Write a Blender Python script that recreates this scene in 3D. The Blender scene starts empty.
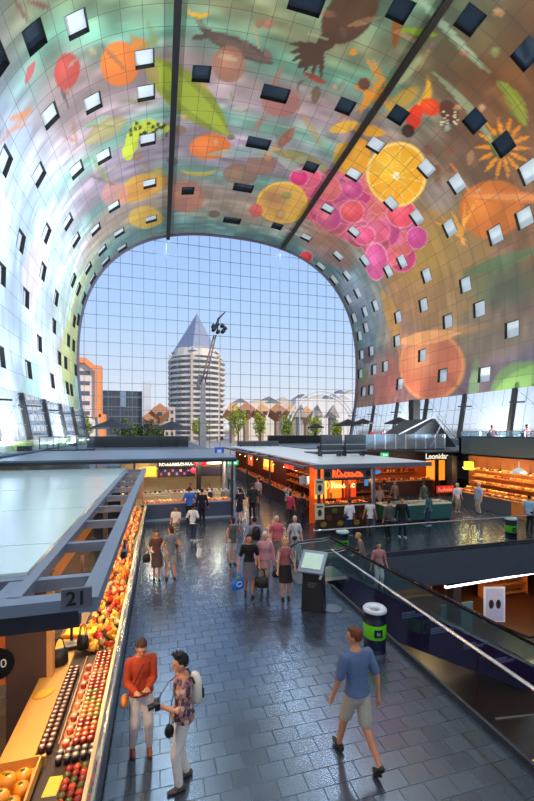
import bpy, math, random
import numpy as np
from mathutils import Vector, Matrix
random.seed(4)
PI = math.pi
scn = bpy.context.scene
col = scn.collection
# ------------------------------------------------------------------ camera model (aisle runs along +Y, floor z=0)
F_PX, CAM_H, HOR = 390.0, 4.6, 432.0
YAW = math.atan(107 / 390.0)
SN, CS = math.sin(YAW), math.cos(YAW)
def ray(x, y):
    r = (x - 267) / F_PX
    return (SN + r * CS, CS - r * SN, (HOR - y) / F_PX)
def on_y(x, y, Y):
    d = ray(x, y); t = Y / d[1]
    return Vector((t * d[0], Y, CAM_H + t * d[2]))
def on_z(x, y, z):
    d = ray(x, y); t = (z - CAM_H) / d[2]
    return Vector((t * d[0], t * d[1], z))
cd = bpy.data.cameras.new('camera'); cam = bpy.data.objects.new('camera', cd); col.objects.link(cam)
cam.location = (0, 0, CAM_H); cam.rotation_euler = (PI / 2, 0, -YAW)
cd.sensor_fit = 'VERTICAL'; cd.sensor_height = 36; cd.lens = F_PX / 801 * 36; cd.shift_y = (HOR - 400.5) / 801
cd.clip_end = 2000; cd.clip_start = .05
scn.camera = cam
scn.view_settings.view_transform = 'Standard'; scn.view_settings.look = 'None'
scn.view_settings.exposure = 0.0; scn.view_settings.gamma = 1
# ------------------------------------------------------------------ materials
_m = {}
def lin(c):
    return tuple(((v / 12.92) if v <= .04045 else ((v + .055) / 1.055) ** 2.4) for v in c)
def M(c, rough=.6, metal=0, emit=0, var=.12, scale=6, spec=.5, ecol=None, bump=0):
    """procedural material; c is sRGB 0..1, var = brightness variation by noise"""
    key = (tuple(c), rough, metal, emit, var, scale, spec, ecol, bump)
    if key in _m: return _m[key]
    m = bpy.data.materials.new('paint'); m.use_nodes = True
    nt = m.node_tree; b = nt.nodes['Principled BSDF']; L = nt.links
    c = lin(c)
    tc = nt.nodes.new('ShaderNodeTexCoord'); nz = nt.nodes.new('ShaderNodeTexNoise'); nz.inputs['Scale'].default_value = scale
    nz.inputs['Detail'].default_value = 4
    L.new(tc.outputs['Object'], nz.inputs['Vector'])
    mx = nt.nodes.new('ShaderNodeMix'); mx.data_type = 'RGBA'
    mx.inputs[6].default_value = tuple(v * (1 - var) for v in c) + (1,)
    mx.inputs[7].default_value = tuple(min(1, v * (1 + var)) for v in c) + (1,)
    L.new(nz.outputs['Fac'], mx.inputs[0]); L.new(mx.outputs[2], b.inputs['Base Color'])
    b.inputs['Roughness'].default_value = rough; b.inputs['Metallic'].default_value = metal
    b.inputs['Specular IOR Level'].default_value = spec
    if bump:
        bp = nt.nodes.new('ShaderNodeBump'); bp.inputs['Strength'].default_value = bump
        L.new(nz.outputs['Fac'], bp.inputs['Height']); L.new(bp.outputs['Normal'], b.inputs['Normal'])
    if emit:
        b.inputs['Emission Color'].default_value = (lin(ecol) if ecol else c) + (1,)
        b.inputs['Emission Strength'].default_value = emit
    _m[key] = m
    return m
def glass_mat(tint=(.8, .9, .92), refl=.12, rough=.02, op=0.0, name='glass', opcol=(.8, .85, .9), k=.3):
    key = (name, tint, refl, rough, op)
    if key in _m: return _m[key]
    m = bpy.data.materials.new(name); m.use_nodes = True
    nt = m.node_tree; nt.nodes.remove(nt.nodes['Principled BSDF']); L = nt.links
    tr = nt.nodes.new('ShaderNodeBsdfTransparent'); tr.inputs[0].default_value = tint + (1,)
    gl = nt.nodes.new('ShaderNodeBsdfGlossy'); gl.inputs['Roughness'].default_value = rough
    gl.inputs[0].default_value = (1, 1, 1, 1)
    fr = nt.nodes.new('ShaderNodeFresnel'); fr.inputs[0].default_value = 1.35
    ad = nt.nodes.new('ShaderNodeMath'); ad.operation = 'MULTIPLY_ADD'; ad.use_clamp = True
    ad.inputs[1].default_value = k; ad.inputs[2].default_value = refl - .02
    L.new(fr.outputs[0], ad.inputs[0])
    mx = nt.nodes.new('ShaderNodeMixShader'); L.new(ad.outputs[0], mx.inputs[0])
    L.new(tr.outputs[0], mx.inputs[1]); L.new(gl.outputs[0], mx.inputs[2])
    out = mx.outputs[0]
    if op:
        df = nt.nodes.new('ShaderNodeBsdfDiffuse'); df.inputs[0].default_value = opcol + (1,)
        m2 = nt.nodes.new('ShaderNodeMixShader'); m2.inputs[0].default_value = op
        L.new(out, m2.inputs[1]); L.new(df.outputs[0], m2.inputs[2]); out = m2.outputs[0]
    L.new(out, nt.nodes['Material Output'].inputs[0])
    _m[key] = m
    return m
# ------------------------------------------------------------------ mesh builder
class MB:
    def __init__(s): s.v = []; s.f = []; s.mi = []; s.cur = 0
    def add(s, vs, fs):
        o = len(s.v); s.v += [tuple(p) for p in vs]
        for f in fs: s.f.append([i + o for i in f]); s.mi.append(s.cur)
        return s
    def box(s, x0, x1, y0, y1, z0, z1):
        return s.add([(x0,y0,z0),(x1,y0,z0),(x1,y1,z0),(x0,y1,z0),(x0,y0,z1),(x1,y0,z1),(x1,y1,z1),(x0,y1,z1)],
                     [(0,3,2,1),(4,5,6,7),(0,1,5,4),(1,2,6,5),(2,3,7,6),(3,0,4,7)])
    def hexa(s, p):
        return s.add(p, [(0,3,2,1),(4,5,6,7),(0,1,5,4),(1,2,6,5),(2,3,7,6),(3,0,4,7)])
    def beam(s, a, b, w, h=None, up=(0, 0, 1)):
        a = Vector(a); b = Vector(b); d = (b - a).normalized(); u = Vector(up)
        if abs(d.dot(u)) > .98: u = Vector((0, 1, 0))
        r = d.cross(u).normalized(); u = r.cross(d).normalized(); h = h or w
        q = [(-.5,-.5),(.5,-.5),(.5,.5),(-.5,.5)]
        return s.hexa([a + r*w*i + u*h*j for i, j in q] + [b + r*w*i + u*h*j for i, j in q])
    def tube(s, pts, r, n=8, closed=False, sx=1.0):
        pts = [Vector(p) for p in pts]; rs = r if isinstance(r, (list, tuple)) else [r] * len(pts)
        k = len(pts); rings = []; prev = None
        for i, p in enumerate(pts):
            if closed: d = pts[(i + 1) % k] - pts[i - 1]
            else: d = pts[min(i + 1, k - 1)] - pts[max(i - 1, 0)]
            d.normalize()
            if prev is None:
                u = Vector((0, 0, 1)) if abs(d.z) < .9 else Vector((0, 1, 0))
            else: u = prev
            x = d.cross(u).normalized(); u = x.cross(d).normalized(); prev = u
            rings.append([p + (x * math.cos(2*PI*j/n) * sx + u * math.sin(2*PI*j/n)) * rs[i] for j in range(n)])
        vs = [p for g in rings for p in g]; fs = []
        for i in range(k if closed else k - 1):
            i2 = (i + 1) % k
            for j in range(n): fs.append((i*n+j, i*n+(j+1)%n, i2*n+(j+1)%n, i2*n+j))
        if not closed:
            fs.append(tuple(range(n-1, -1, -1))); fs.append(tuple((k-1)*n+j for j in range(n)))
        return s.add(vs, fs)
    def cap(s, a, b, r0, r1=None, n=10):
        """tapered capsule"""
        r1 = r0 if r1 is None else r1; a = Vector(a); b = Vector(b); d = (b - a)
        if d.length < 1e-5: d = Vector((0, 0, 1e-4))
        d.normalize(); pts = []; rs = []
        for t in (-1, -.8, -.45, 0): pts.append(a + d * r0 * t); rs.append(max(.02 * r0, r0 * math.sqrt(1 - t * t)))
        for t in (0, .45, .8, 1): pts.append(b + d * r1 * t); rs.append(max(.02 * r1, r1 * math.sqrt(1 - t * t)))
        return s.tube(pts, rs, n)
    def ell(s, c, r, rot=None, nu=12, nv=8):
        c = Vector(c); vs = []; fs = []
        for i in range(nv + 1):
            th = PI * i / nv
            for j in range(nu):
                ph = 2 * PI * j / nu
                q = Vector((r[0]*math.sin(th)*math.cos(ph), r[1]*math.sin(th)*math.sin(ph), r[2]*math.cos(th)))
                if rot is not None: q = rot @ q
                vs.append(c + q)
        for i in range(nv):
            for j in range(nu): fs.append((i*nu+j, (i+1)*nu+j, (i+1)*nu+(j+1)%nu, i*nu+(j+1)%nu))
        return s.add(vs, fs)
    def loft(s, rings, n=16):
        """rings: (cx, cy, cz, rx, ry)"""
        vs = []; fs = []; k = len(rings)
        for (cx, cy, cz, rx, ry) in rings:
            for j in range(n):
                a = 2*PI*j/n; vs.append((cx + rx*math.cos(a), cy + ry*math.sin(a), cz))
        for i in range(k-1):
            for j in range(n): fs.append((i*n+j, i*n+(j+1)%n, (i+1)*n+(j+1)%n, (i+1)*n+j))
        fs.append(tuple(range(n-1, -1, -1))); fs.append(tuple((k-1)*n+j for j in range(n)))
        return s.add(vs, fs)
    def lathe(s, prof, c=(0, 0, 0), n=20):
        vs = []; fs = []; k = len(prof)
        for (r, z) in prof:
            for j in range(n):
                a = 2*PI*j/n; vs.append((c[0]+r*math.cos(a), c[1]+r*math.sin(a), c[2]+z))
        for i in range(k-1):
            for j in range(n): fs.append((i*n+j, i*n+(j+1)%n, (i+1)*n+(j+1)%n, (i+1)*n+j))
        return s.add(vs, fs)
    def build(s, name, mats, parent=None, smooth=False, loc=None, bevel=0):
        me = bpy.data.meshes.new(name); me.from_pydata(s.v, [], s.f); me.update()
        mats = mats if isinstance(mats, (list, tuple)) else [mats]
        for m in mats: me.materials.append(m)
        if len(mats) > 1: me.polygons.foreach_set('material_index', s.mi)
        if smooth: me.polygons.foreach_set('use_smooth', [True] * len(me.polygons))
        o = bpy.data.objects.new(name, me); col.objects.link(o)
        if parent is not None: o.parent = parent
        if loc is not None: o.location = loc
        if bevel:
            b = o.modifiers.new('bevel', 'BEVEL'); b.width = bevel; b.segments = 2
        return o
def tag(o, label=None, cat=None, group=None, kind=None):
    if label: o['label'] = label
    if cat: o['category'] = cat
    if group: o['group'] = group
    if kind: o['kind'] = kind
    return o
def thing(name, label, cat, loc=(0, 0, 0), rz=0, group=None):
    o = bpy.data.objects.new(name, None); col.objects.link(o); o.empty_display_size = .1
    o.location = loc; o.rotation_euler = (0, 0, rz)
    return tag(o, label, cat, group)
def struct(name, mb, m, **k): return tag(mb.build(name, m, **k), kind='structure')
def children(o): return [c for c in col.objects if c.parent == o]
_kids = {}
def dup(root, loc, rz=0, label=None, group=None, scale=None, mat=None):
    """copy a thing and its parts"""
    r = root.copy(); col.objects.link(r); r.location = loc; r.rotation_euler = (0, 0, rz)
    if scale: r.scale = scale
    if label: r['label'] = label
    if group: r['group'] = group
    ks = _kids.get(root.name)
    if ks is None: ks = _kids[root.name] = children(root)
    for c in ks:
        d = c.copy(); col.objects.link(d); d.parent = r
    return r
def text(body, size, m, loc, rot, parent=None, name='lettering', align='CENTER', extrude=.004, bold=0):
    c = bpy.data.curves.new(name, 'FONT'); c.body = body; c.size = size; c.align_x = align; c.align_y = 'CENTER'
    c.extrude = extrude; c.offset = bold; c.materials.append(m)
    tmp = bpy.data.objects.new('tmp', c); me = bpy.data.meshes.new_from_object(tmp); bpy.data.objects.remove(tmp)
    if not me.materials: me.materials.append(m)
    o = bpy.data.objects.new(name, me); col.objects.link(o); o.location = loc; o.rotation_euler = rot
    if parent is not None: o.parent = parent
    return o
def strokes(m, loc, w_, h, n, parent, r=.02, name='glowing_lettering', seed=1):
    """a line of hand drawn looking strokes too small to be read"""
    q = random.Random(seed); x0, y0, z0 = loc; mb = MB()
    for i in range(n):
        xa = x0 - w_ / 2 + w_ * (i + .1) / n; s = w_ / n * .8; hh_ = h * (1 if i == 0 or q.random() < .25 else .62)
        k = q.randrange(3)
        if k == 0: p = [(xa, 0), (xa + .1 * s, hh_), (xa + s * .7, hh_ * .8), (xa + s * .4, hh_ * .45), (xa + s, 0)]
        elif k == 1: p = [(xa + s, hh_ * .8), (xa + .3 * s, hh_), (xa, hh_ * .4), (xa + .5 * s, 0), (xa + s, hh_ * .25)]
        else: p = [(xa, hh_), (xa + .2 * s, 0), (xa + .6 * s, hh_ * .6), (xa + s, 0)]
        mb.tube([(a, y0, z0 - h / 2 + b) for a, b in p], r, 5)
    return mb.build(name, m, parent)
FACE = (PI / 2, 0, 0)          # lettering that faces -Y (towards the camera)
def lamp(kind, loc, power, color=(1, 1, 1), size=.3, rot=(0, 0, 0), sy=None, spot=None, name='lamp_light', parent=None, spread=None):
    l = bpy.data.lights.new(name, kind); l.energy = power; l.color = color
    if kind == 'AREA':
        l.size = size
        if sy: l.shape = 'RECTANGLE'; l.size_y = sy
        if spread: l.spread = spread
    elif kind == 'SUN': l.angle = size
    else: l.shadow_soft_size = size
    if spot: l.spot_size = spot; l.spot_blend = .6
    o = bpy.data.objects.new(name, l); col.objects.link(o); o.location = loc; o.rotation_euler = rot
    if parent is not None: o.parent = parent
    return o
WARM = (1, .62, .28); WARMW = (1, .82, .6); COOL = (.85, .93, 1)
STEEL = M((.62, .64, .67), .3, .9, scale=3); DARK = M((.1, .1, .12), .5); BLACK = M((.04, .04, .05), .45)
GREYM = M((.42, .46, .52), .4, .2, scale=2); WHITE = M((.88, .88, .86), .5); GREYD = M((.2, .21, .24), .5)
# ------------------------------------------------------------------ world and sun
w = bpy.data.worlds.new('sky'); scn.world = w; w.use_nodes = True
nt = w.node_tree; bg = nt.nodes['Background']
tc = nt.nodes.new('ShaderNodeTexCoord'); sp = nt.nodes.new('ShaderNodeSeparateXYZ'); cr = nt.nodes.new('ShaderNodeValToRGB')
nt.links.new(tc.outputs['Generated'], sp.inputs[0]); nt.links.new(sp.outputs['Z'], cr.inputs[0]); nt.links.new(cr.outputs[0], bg.inputs[0])
e = cr.color_ramp.elements
for p_, c_ in [(0, (.55, .53, .5)), (.01, (.93, .92, .92)), (.10, (.86, .90, .95)), (.26, (.72, .84, .98)), (.5, (.62, .76, .97)), (1, (.36, .56, .90))]:
    if p_ in (0, 1): el = e[0] if p_ == 0 else e[len(e) - 1]
    else: el = e.new(p_)
    el.color = lin(c_) + (1,)
bg.inputs[1].default_value = 1.05
lamp('SUN', (60, -40, 90), 3.6, (1, .86, .68), math.radians(.6), (math.radians(52), 0, math.radians(38)), name='sun')
# ------------------------------------------------------------------ the arched hall
Y0, Y1 = -44.0, 56.0; XC = 9.85; HW = 20.35; ZC = 14.0; HB = 18.95; NE = 2.5
def prof_pts():
    pts = []
    for i in range(60): # left side going up from z=2
        z = 2 + 12.0 * i / 60; pts.append((XC - HW + .0109 * (14 - z) ** 2, z))
    for i in range(401):
        t = PI - PI * i / 400
        c, s_ = math.cos(t), math.sin(t)
        pts.append((XC + HW * math.copysign(abs(c) ** (2 / NE), c), ZC + HB * abs(s_) ** (2 / NE)))
    for i in range(1, 61):
        z = 14 - 12.0 * i / 60; pts.append((XC + HW - .0109 * (14 - z) ** 2, z))
    return np.array(pts)
PF = prof_pts()
SL = np.concatenate([[0], np.cumsum(np.hypot(*(PF[1:] - PF[:-1]).T))])
def prof(s_):
    return np.interp(s_, SL, PF[:, 0]), np.interp(s_, SL, PF[:, 1])
def s_at(z, side):
    k = 60 if side < 0 else len(PF) - 61
    return float(np.interp(z, PF[:60, 1], SL[:60])) if side < 0 else float(np.interp(-z, -PF[k:, 1], SL[k:]))
def hall_hit(x, y):
    """where the sight line through a picture point meets the arch: (along Y, arc length s)"""
    d = ray(x, y); P = PF - np.array([0, CAM_H])
    cr_ = P[:, 0] * d[2] - P[:, 1] * d[0]; dt = P[:, 0] * d[0] + P[:, 1] * d[2]
    for i in range(len(P) - 1):
        if cr_[i] * cr_[i + 1] <= 0 and dt[i] > 0:
            k = cr_[i] / (cr_[i] - cr_[i + 1] + 1e-12); q = P[i] * (1 - k) + P[i + 1] * k
            t = np.dot(q, (d[0], d[2])) / (d[0] ** 2 + d[2] ** 2)
            return float(t * d[1]), float(SL[i] + k * (SL[i + 1] - SL[i]))
    return None
SA, SB = s_at(7.5, -1), s_at(8.4, 1)
CELL = .145; PAN = 1.45
NS = int((SB - SA) / CELL); NYF = int((Y1 - 14) / CELL)
SS = SA + (SB - SA) * np.arange(NS + 1) / NS
YF = Y1 - CELL * np.arange(NYF + 1)
GS, GY = np.meshgrid(SS, YF, indexing='ij')
# painted fruit pattern of the lining, generic shapes in metres on the surface
colr = np.zeros(GS.shape + (3,))
def setbase(stops, arr):
    k = [a for a, _ in stops]; out = np.zeros(arr.shape + (3,))
    for c in range(3): out[..., c] = np.interp(arr, k, [v[c] for _, v in stops])
    return out
rng = np.random.RandomState(3)
def noise2(A, B, sc, seed):
    r = np.random.RandomState(seed); g = r.rand(64, 64)
    a = (A / sc) % 63; b = (B / sc) % 63; i = a.astype(int); j = b.astype(int); fa = a - i; fb = b - j
    fa = fa * fa * (3 - 2 * fa); fb = fb * fb * (3 - 2 * fb)
    return (g[i, j]*(1-fa)*(1-fb) + g[(i+1) % 64, j]*fa*(1-fb) + g[i, (j+1) % 64]*(1-fa)*fb + g[(i+1) % 64, (j+1) % 64]*fa*fb)
wob = 3.5 * (noise2(GS, GY, 9, 1) - .5) + 1.2 * (noise2(GS, GY, 3, 2) - .5)
yy = GY + wob
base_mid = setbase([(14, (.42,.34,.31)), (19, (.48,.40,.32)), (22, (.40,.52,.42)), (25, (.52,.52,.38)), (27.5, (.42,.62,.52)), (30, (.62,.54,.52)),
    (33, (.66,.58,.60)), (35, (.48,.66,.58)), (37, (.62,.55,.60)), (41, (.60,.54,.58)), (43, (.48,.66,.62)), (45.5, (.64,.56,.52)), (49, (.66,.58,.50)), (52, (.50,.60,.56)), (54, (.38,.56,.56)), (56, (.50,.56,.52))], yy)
base_left = setbase([(14, (.34,.30,.36)), (22, (.36,.33,.40)), (26, (.50,.52,.62)), (31, (.72,.78,.88)), (36, (.76,.84,.90)), (42, (.80,.86,.86)), (46, (.84,.82,.84)), (50, (.72,.80,.70)), (53, (.74,.76,.52)), (56, (.58,.72,.62))], yy)  # pale blue stretch: reflected daylight painted into the left side of the print
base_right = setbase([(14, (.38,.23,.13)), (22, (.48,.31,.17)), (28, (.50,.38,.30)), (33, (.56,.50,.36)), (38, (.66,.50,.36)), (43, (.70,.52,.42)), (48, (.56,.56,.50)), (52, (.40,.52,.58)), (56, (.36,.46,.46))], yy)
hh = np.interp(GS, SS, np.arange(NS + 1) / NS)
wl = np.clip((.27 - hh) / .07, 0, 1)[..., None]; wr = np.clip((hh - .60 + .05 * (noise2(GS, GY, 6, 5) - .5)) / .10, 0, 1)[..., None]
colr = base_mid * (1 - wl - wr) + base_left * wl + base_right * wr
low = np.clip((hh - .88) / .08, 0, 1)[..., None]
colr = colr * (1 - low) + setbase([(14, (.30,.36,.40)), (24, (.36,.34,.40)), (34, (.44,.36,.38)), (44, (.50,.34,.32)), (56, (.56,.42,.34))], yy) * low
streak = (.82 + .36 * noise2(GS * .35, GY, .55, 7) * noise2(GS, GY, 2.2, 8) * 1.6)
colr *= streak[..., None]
def affine(x, y):
    """map from surface offsets (dY, ds) to the painted motif's own plane, with its centre"""
    h0, hx, hy = hall_hit(x, y), hall_hit(x + 1, y), hall_hit(x, y + 1)
    J = np.array([[hx[0]-h0[0], hy[0]-h0[0]], [hx[1]-h0[1], hy[1]-h0[1]]])
    return h0, np.linalg.inv(J)
def uv(x, y, ang=0):
    h0, Ji = affine(x, y); dY = GY - h0[0]; dS = GS - h0[1]
    u = Ji[0, 0]*dY + Ji[0, 1]*dS; v = Ji[1, 0]*dY + Ji[1, 1]*dS; a = math.radians(ang)
    return u*math.cos(a) + v*math.sin(a), -u*math.sin(a) + v*math.cos(a)
def blend(mask, c, al=1.0):
    global colr
    m = (mask * al)[..., None]; colr = colr * (1 - m) + np.array(c) * m
def oval(x, y, rx, ry, ang=0, c=(1, .5, .1), c2=None, al=.9, soft=.08, seg=0, rim=None):
    u, v = uv(x, y, ang); r = np.sqrt((u/rx)**2 + (v/ry)**2); m = np.clip((1 - r) / soft, 0, 1)
    blend(m, c, al)
    if c2 is not None: blend(np.clip((.75 - np.sqrt(((u+.25*rx)/rx)**2 + ((v+.25*ry)/ry)**2)) / .6, 0, 1), c2, al)
    if rim: blend(m * np.clip((r - .86) / .06, 0, 1), rim, al)
    if seg:
        a = np.arctan2(v/ry, u/rx); blend(m * (np.abs(np.sin(a*seg/2)) < .13) * (r < .85), rim or (1, .9, .6), .8)
        blend(m * (r < .12), (1, .93, .75), .9)
def leaf(x, y, rx, ry, ang, c, c2=None, al=.85, p=1.0):
    u, v = uv(x, y, ang); t = np.clip(1 - (u/rx)**2, 0, 1) ** p * ry; m = (np.abs(u) < rx) * np.clip((t - np.abs(v)) / (.08*ry) , 0, 1)
    blend(m, c, al)
    if c2 is not None: blend(m * (np.abs(v) < .5*t), c2, al * .7)
def crescent(x, y, rx, ry, ang, c, al=.9, k=.55):
    u, v = uv(x, y, ang); m = np.clip((1 - np.sqrt((u/rx)**2 + (v/ry)**2))/.1, 0, 1) * np.clip((np.sqrt((u/(rx*1.15))**2 + ((v+ry*k)/ry)**2) - 1)/.1, 0, 1)
    blend(m, c, al)
# --- upper right brown field and big leaves
leaf(516, 105, 26, 9, 62, (.50,.52,.16), (.62,.64,.22)); leaf(505, 88, 12, 5, 40, (.52,.56,.18))
oval(430, 270, 58, 62, 10, (.66,.48,.26), (.70,.58,.24), .55, .12)
oval(470, 345, 80, 26, -14, (.46,.42,.26), None, .4, .4)
oval(500, 285, 50, 30, 0, (.24,.36,.26), None, .5, .5)
leaf(500, 262, 46, 7, -18, (.30,.46,.30), None, .6)
oval(490, 210, 34, 30, -20, (.78,.42,.16), (.90,.52,.20), .9)
leaf(508, 197, 44, 6, 2, (.82,.44,.20), (.88,.60,.36), .9, .5)
oval(428, 366, 34, 36, 0, (.84,.44,.28), (.95,.62,.40), .85, .12, 0, (.93,.66,.34))
leaf(424, 338, 34, 7, -8, (.98,.70,.45), None, .75)
oval(434, 335, 50, 8, -10, (.93,.62,.34), None, .5, .5)
leaf(474, 385, 5, 28, 8, (.42,.52,.32), (.52,.66,.50), .7, .4)
leaf(515, 385, 36, 22, -35, (.36,.52,.26), (.48,.66,.32), .7)
oval(385, 380, 15, 30, 10, (.70,.36,.28), None, .6, .3)
oval(368, 355, 7, 10, 20, (.34,.20,.26), None, .7, .2); oval(362, 375, 6, 9, 0, (.40,.46,.20), None, .7, .3)
oval(380, 365, 8, 14, 0, (.62,.50,.46), None, .7, .3)
oval(372, 312, 14, 26, -15, (.50,.56,.62), None, .6, .4); oval(354, 300, 8, 22, -25, (.40,.50,.60), None, .7, .4)
oval(352, 290, 14, 20, -30, (.66,.68,.74), None, .5, .4)
leaf(393, 320, 34, 7, 75, (.80,.56,.24), None, .7); leaf(404, 240, 20, 7, 80, (.86,.60,.30), None, .6)
oval(396, 262, 16, 12, 0, (.78,.52,.36), None, .6, .4)
# sunflower-like burst
for a_ in range(0, 360, 26): leaf(503 + 17*math.cos(math.radians(a_)), 148 + 20*math.sin(math.radians(a_)), 12, 2.2, a_, (.90,.55,.10), None, .9)
oval(500, 146, 11, 13, 0, (.30,.34,.14), None, .9, .2)
for q in [(362,-35),(370,-60),(350,-10),(384,-100),(377,-80)]:
    leaf(452 + 14*math.cos(math.radians(q[1])), 218 - 12*math.sin(math.radians(q[1])), 22, 1.8, q[1]-50, (.92,.62,.26), None, .85)
for q in [(437,170),(428,150),(450,150),(438,182),(452,168)]: oval(q[0], q[1], 4.5, 6, 0, (.50,.30,.22), None, .7, .2)
oval(440, 196, 22, 22, 0, (.66,.58,.60), None, .5, .5); leaf(465, 185, 34, 2, 60, (.80,.50,.28), None, .8)
# --- grape cluster and citrus
for i in range(64):
    a_ = random.random(); b_ = random.random()
    gx = 297 + 112*a_ + 10*(b_-.5); gy = 186 + 48*a_*b_ + 34*(b_-.35) + 12*a_
    oval(gx, gy, 11 + 5*random.random(), 10 + 5*random.random(), 0, random.choice([(.80,.22,.46),(.88,.36,.48),(.74,.26,.50),(.86,.42,.38),(.70,.30,.36)]), random.choice([(.92,.48,.62),(.90,.50,.50)]), .85, .1, 0, (.93,.62,.66))
for q in [(299,178,10,9,(.85,.16,.42)),(401,214,16,15,(.90,.32,.38)),(417,238,11,12,(.80,.28,.54)),(376,262,12,20,(.86,.34,.58)),(364,236,12,10,(.88,.34,.50)),(352,212,13,12,(.88,.32,.34)),(306,257,7,6,(.84,.16,.16))]:
    oval(q[0], q[1], q[2], q[3], 0, q[4], tuple(min(1, v+.12) for v in q[4]), .9, .08, 0, (.95,.70,.74))
oval(330, 250, 34, 16, 30, (.62,.40,.32), None, .6, .3); oval(322, 236, 24, 14, 30, (.66,.44,.36), None, .5, .4)
oval(356, 160, 14, 22, 15, (.94,.62,.16), (.96,.72,.22), .9); oval(343, 158, 10, 16, 0, (.93,.66,.20), None, .8)
oval(396, 176, 31, 33, 10, (.95,.66,.14), (.97,.76,.24), .95, .06, 12, (.98,.84,.50))
leaf(344, 127, 17, 6, -14, (.94,.70,.20), None, .9); leaf(370, 131, 17, 6, 8, (.93,.66,.16), None, .9)
# butterfly-like wings and big orange pepper
crescent(409, 92, 24, 24, -52, (.90,.66,.16), .95, .5); oval(402, 100, 22, 9, -35, (.86,.62,.20), None, .7, .3)
oval(430, 107, 11, 9, 20, (.88,.26,.12), (.93,.36,.14), .95); oval(414, 118, 8, 14, 15, (.87,.22,.12), None, .95)
oval(449, 112, 9, 13, -30, (.34,.20,.16), None, .9); oval(408, 131, 7, 7, 0, (.24,.14,.12), None, .9)
for q in range(16): oval(448+random.uniform(-7, 9), 118+random.uniform(-9, 7), 1.1, 1.1, 0, (.94,.88,.70), None, .9)
for q in range(9): leaf(372+random.uniform(-14, 14), 88+random.uniform(-16, 16), 18, 2.0, random.choice([50, 62, -44, 30, -70]), (.90,.55,.16), None, .85)
oval(364, 84, 7, 7, 0, (.42,.22,.18), None, .9, .2, 0, (.92,.58,.18)); oval(353, 52, 4, 4, 0, (.86,.58,.18))
leaf(398, 22, 6, 30, 8, (.58,.30,.12), None, .9); leaf(418, 32, 20, 4, 10, (.50,.60,.14), None, .9); oval(408, 72, 24, 5, -48, (.68,.76,.56), None, .6, .3)
for q in range(7): leaf(425+8*q, 4+9*q, 26, 3, 40, (.66,.78,.64), None, .5)
leaf(470, 110, 60, 4.5, 52, (.60,.72,.56), None, .6)
# --- spiky brown fruit at the top
oval(349, 16, 36, 23, 132, (.33,.23,.16), (.38,.27,.18), 1, .05)
for a_ in (92, 108, 124, 138, 152, 168, 184): leaf(322 + 17*math.cos(math.radians(a_)), 46 + 15*math.sin(math.radians(a_)), 19, 3.2, a_, (.31,.22,.16), None, 1)
leaf(312, 56, 20, 7, 138, (.31,.22,.16), None, 1); leaf(326, 42, 14, 9, 132, (.32,.22,.16), None, 1)
# --- long leaf, fish-like silhouette, ovals of the middle
leaf(190, 98, 62, 20, 42, (.52,.56,.16), (.66,.72,.22), .9); leaf(146, 60, 30, 8, 60, (.66,.52,.36), None, .7)
leaf(240, 48, 38, 9, 24, (.36,.29,.26), (.44,.36,.31), 1, .7); leaf(202, 27, 4, 13, -32, (.36,.29,.26), None, 1); leaf(200, 37, 9, 3.5, -8, (.36,.29,.26), None, 1); leaf(211, 34, 10, 4, 40, (.36,.29,.26), None, 1)
leaf(268, 55, 8, 4, 55, (.46,.36,.32), None, .9); leaf(246, 43, 6, 3, 30, (.46,.36,.32), None, .9)
oval(229, 65, 17, 19, 0, (.64,.42,.32), (.72,.50,.38), .8); crescent(199, 9, 13, 10, 8, (.84,.62,.20), .95, .6)
oval(120, 65, 20, 23, 0, (.88,.46,.18), (.94,.52,.22), .92, .06); oval(140, 46, 9, 8, 0, (.85,.50,.22), None, .9)
oval(67, 72, 13, 19, 12, (.74,.28,.24), (.82,.36,.32), .92, .06); leaf(65, 98, 12, 1.5, 70, (.30,.28,.30), None, .8)
leaf(30, 72, 4, 13, 20, (.78,.30,.30), None, .8)
for q in range(6): leaf(14+random.uniform(-8, 12), 125+random.uniform(-12, 16), 16, 1.6, random.choice([-50, 40, -20]), (.78,.50,.34), None, .8)
leaf(22, 12, 14, 2, 60, (.40,.22,.22), None, .8); leaf(40, 5, 14, 3, 20, (.42,.22,.24), None, .8)
oval(210, 147, 21, 13, -4, (.88,.46,.20), (.94,.52,.26), .95, .05); crescent(199, 168, 19, 9, 0, (.76,.68,.30), .9, .6)
oval(240, 175, 18, 11, 5, (.56,.42,.34), (.62,.48,.38), .85); oval(262, 164, 15, 12, 0, (.58,.42,.36), None, .85)
oval(187, 198, 18, 16, 0, (.74,.46,.38), (.68,.50,.42), .8); oval(281, 103, 20, 15, 0, (.66,.42,.38), None, .85)
oval(282, 204, 26, 21, 0, (.90,.68,.28), (.72,.50,.34), .95, .05, 0, (.95,.76,.26)); oval(256, 211, 7, 7, 0, (.88,.36,.32), None, .9)
oval(214, 214, 6, 4, 0, (.48,.38,.30)); oval(231, 137, 4, 3, 0, (.5,.42,.32)); oval(179, 130, 8, 5, 0, (.50,.42,.36))
leaf(262, 152, 60, 6, 0, (.56,.70,.66), None, .6); oval(316, 95, 5, 9, 10, (.42,.34,.26)); leaf(315, 78, 14, 3, 25, (.62,.24,.18), None, .9)
crescent(305, 88, 8, 9, 120, (.40,.28,.22), .9, .4); leaf(298, 157, 28, 6, 14, (.54,.50,.26), None, .8); leaf(286, 138, 14, 5, -50, (.62,.36,.28), None, .85)
leaf(312, 130, 24, 4, 60, (.70,.56,.38), None, .6); leaf(290, 165, 16, 5, 30, (.70,.78,.66), None, .5)
oval(228, 58, 10, 3, 15, (.72,.60,.48)); leaf(240, 108, 9, 3, 0, (.72,.66,.58), None, .9)
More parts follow.
